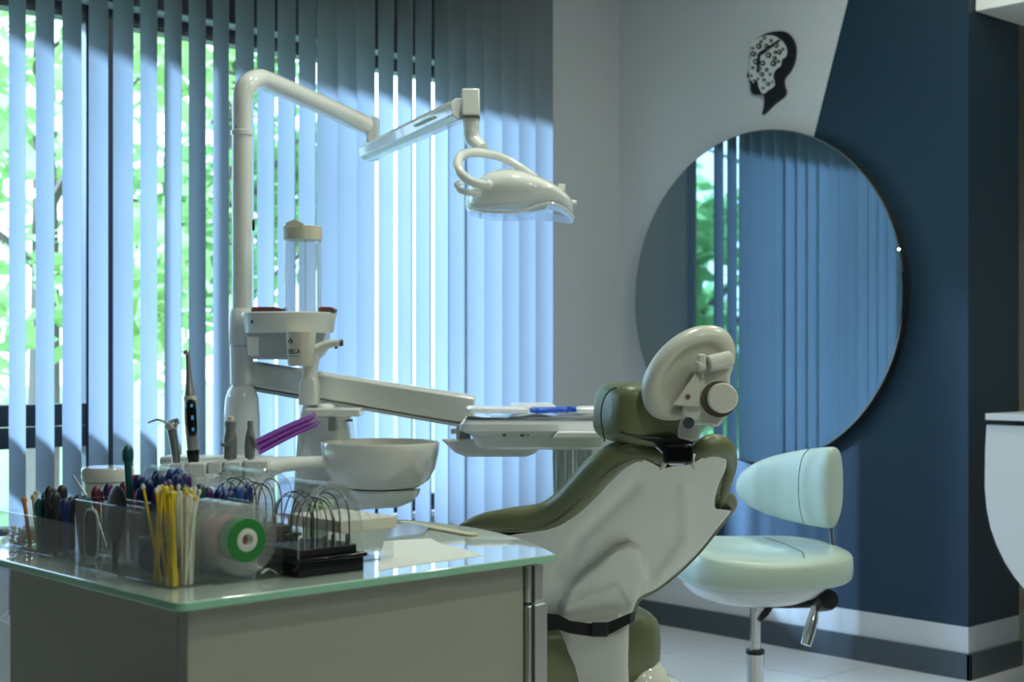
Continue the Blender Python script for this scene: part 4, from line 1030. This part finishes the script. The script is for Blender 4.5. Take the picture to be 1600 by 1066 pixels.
# tape spools in their clear cases, axis towards the front of the cart
def spool(y_, ringm, label, x_=.832, z_=.041):
    t = thing('tape_spool', label, 'spool', (x_,y_,CT+.002), 0, 'tape spools in the clear box')
    M = Matrix.Translation((0,0,z_)) @ Matrix.Rotation(PI/2,4,'X')
    part('case', g_lathe([(.0125,-.010),(.037,-.010),(.039,-.008),(.039,.008),(.037,.010),(.0125,.010)], n=40, M=M, ring=True), 'spool_case', t)
    part('ring', g_lathe([(.0125,-.0075),(.0232,-.0075),(.0235,-.006),(.0235,.0102),(.0228,.0108),(.0125,.0108)], n=36, M=M, ring=True), ringm, t)
    part('hub', g_lathe([(.0062,-.0078),(.0125,-.0078),(.0125,.0112),(.0115,.0118),(.0068,.0118),(.0062,.011)], n=30, M=M, ring=True), 'paper', t)
    part('core', g_lathe([(.001,-.004),(.0062,-.004),(.0062,.002),(.001,.002)], n=20, M=M), 'pink', t)
    return t
spool(1.328, 'green', 'front tape spool with a green ring in clear case')
spool(1.350, 'pink', 'tape spool with a pink ring behind the green one')
spool(1.372, 'pink', 'third tape spool in the clear box, pink ring')
spool(1.394, 'green', 'rearmost tape spool in the clear box, green ring')
t = thing('tape_end', 'loose pale end of tape at the foot of the spools', 'tape', (.862,1.317,CT+.002))
part('strip', g_slab([[(a*.02-.012,b*.006-.003,.004+.004*math.sin(a*4)) for a in [i/8 for i in range(9)]] for b in (0,1)], [[(a*.02-.012,b*.006-.003,.0035+.004*math.sin(a*4)) for a in [i/8 for i in range(9)]] for b in (0,1)]), 'swab_white', t)

# archwire stands: black stepped base, clear dome, arched wires
def wire_stand(label, x0, x1, y0, y1, nw, wl, grp, z=CT):
    cx, cy = (x0+x1)/2, (y0+y1)/2; w_, d_ = x1-x0, y1-y0
    t = thing('archwire_stand', label, 'wire stand', (cx,cy,z))
    part('base', join(g_box(-w_/2,w_/2,-d_/2,d_/2,0,.016), g_box(-w_/2-.004,w_/2+.004,-d_/2-.002,d_/2+.002,.016,.0205)), 'black_gloss', t, bevel=.001)
    part('step', g_box(-w_/2+.003,w_/2-.004,-d_/2+.008,d_/2-.004,.0205,.0295), 'black_plastic', t, bevel=.001)
    prof = [(-w_/2*math.cos(PI*i/24), (.0208+.080*math.sin(PI*i/24)**.7)) for i in range(25)]
    rings = []
    outer = [(a,b) for a,b in prof]; inner = [(a*.97,(b-.0208)*.97+.0208) for a,b in prof]
    sec = outer+inner[::-1]
    rings = [[(a,y_,b) for a,b in sec] for y_ in (-d_/2+.002, d_/2-.002)]
    part('dome', g_loft(rings, cap=True), 'acrylic', t, angle=50)
    for y_ in (-d_/2+.002, d_/2-.002): part('dome_rim', g_tube([(a,y_,b) for a,b in prof], .0011, n=6, sub=1), 'spool_case', t)
    for k in range(nw):
        xk = x0+.012+(w_-.028)*k/(nw-1)
        wd = 'dark' if k % 2 else 'grey'; a = thing('archwire', wd+' '+wl, 'wire', (xk, cy, z+.0293), .12*math.sin(k*1.7), wd+' '+grp)
        hw, hh = d_*.38, .056+.005*math.sin(k*.9)
        part('wire', g_tube([(0,-hw,0),(0,-hw,hh*.35),(.001,-hw*.92,hh*.62),(.002,-hw*.6,hh*.9),(.002,0,hh),(.002,hw*.6,hh*.9),(.001,hw*.92,hh*.62),(0,hw,hh*.35),(0,hw,0)], .0009, n=6, sub=4), 'charcoal' if k % 2 else 'wire_grey', a)
        if k % 2 == 0: part('tag', g_box(-.0006,.0006,-hw-.002,-hw+.006,0,.012), 'alu', a)
    return t
wire_stand('black based archwire stand with clear dome at the cart front', .880,.966,1.290,1.372, 9, 'steel arch wire under the front clear dome', 'arch wires in the front stand')
wire_stand('rear archwire stand with clear dome behind the spools', .925,1.015,1.49,1.57, 8, 'steel arch wire under the rear clear dome', 'arch wires in the rear stand')
wire_stand('archwire stand with clear dome behind the small tub', .878,.918+.005,1.565,1.65, 6, 'steel arch wire under the dome by the white jar', 'arch wires in the stand by the jar')
t = thing('clear_bag', 'clear plastic film bag lying over the rear stand', 'bag', (.985,1.62,CT))
bg_ = [[(-.06+.12*i/14, -.03+.06*j/6, .082+.006*math.sin(i*1.1+j)+.004*math.sin(i*2.3)-.02*abs(i/14-.5)**2*4) for i in range(15)] for j in range(7)]
part('film_sheet', g_slab(bg_, [[(a,b,c-.0008) for a,b,c in r] for r in bg_]), 'bag_film', t)
bg2 = [[(-.06+.12*i/14, -.03-.0005*j, .080-.0125*j+.006*math.sin(i*1.1)*(1-j/6)) for i in range(15)] for j in range(7)]
part('film_side', g_slab(bg2, [[(a,b-.0008,c) for a,b,c in r] for r in bg2]), 'bag_film', t)
# perforated block on its clear box
clearbox('block_box', 'clear plastic box under the perforated bur block', .985,1.052,1.345,1.44,.036, cat='box')
t = thing('bur_block', 'beige perforated bur block lying on the clear box', 'bur block', (1.0185,1.395,CT+.036))
part('block', g_box(-.046,.036,-.052,.056,0,.014), 'block_beige', t, bevel=.0012)
for i in range(6):
    for j in range(5):
        part('hole', g_cyl((-.038+i*.0135,-.043+j*.021,.0141),(-.038+i*.0135,-.043+j*.021,.0143),.0016,n=8), 'ring_dark', t)
t = thing('instruction_leaflet', 'folded mint green leaflet standing behind the bur block', 'leaflet', (1.018,1.462,CT))
part('leaf', xf(g_box(-.016,.016,0,.0015,0,.066), Matrix.Rotation(.25,4,'Y')), 'mint_paper', t)
part('print_row', join(*[xf(g_box(-.006,-.001,-.0006,0,.040+k*.006,.043+k*.006), Matrix.Rotation(.25,4,'Y')) for k in range(4)]), 'ring_dark', t)
# papers, pouch and wooden spatula on the glass
def flat(name, label, cat, pts, m, th=.0006, z=CT):
    cx, cy = sum(p[0] for p in pts)/len(pts), sum(p[1] for p in pts)/len(pts)
    o = part(name, g_prism([(a-cx,b-cy) for a,b in pts], lambda u,v,w_: (u,v,w_), 0, th), m); o.location = (cx,cy,z); tag(o,label,cat); return o
def gz(px, py, z=CT):
    Z = (CAMH-z)*FPX/(py-HOR); p = P(px,py,Z); return (p.x,p.y)
flat('paper_sheet', 'white paper sheet lying on the glass beside the bur block', 'paper', [gz(590,892),gz(757,868),gz(716,856),gz(690,851),gz(672,842),gz(600,846)], 'paper', .0005)
flat('paper_slip', 'white paper slip under the front archwire stand', 'paper', [gz(440,908),gz(600,893),gz(612,880),gz(560,884),gz(440,900)], 'paper', .0005, CT+.0006) if False else None
pch = flat('sterile_pouch', 'clear and green sterile pouch behind the paper sheet', 'pouch', [gz(600,846),gz(660,838),gz(672,828),gz(640,820),gz(618,824)], 'film', .003, CT+.001)
t = thing('wooden_spatula', 'flat wooden tongue spatula lying on the glass top', 'spatula', (1.255,1.53,CT))
A, B = gz(628,817), gz(742,838)
A, B = Vector((A[0],A[1],0)), Vector((B[0],B[1],0)); dv = (B-A).normalized(); nv = Vector((-dv.y,dv.x,0)); L = (B-A).length
t.location = ((A+B)/2).to_tuple()[:2]+(CT,)
pl = []
for i in range(9): a = -PI/2+PI*i/8; pl.append(tuple((dv*(L/2-.009+.009*math.cos(a))+nv*.009*math.sin(a)).to_tuple()[:2]))
for i in range(9): a = PI/2+PI*i/8; pl.append(tuple((dv*(-L/2+.009+.009*math.cos(a))+nv*.009*math.sin(a)).to_tuple()[:2]))
part('blade', g_prism(pl, lambda u,v,w_: (u,v,w_), .0005, .0025), 'wood', t)
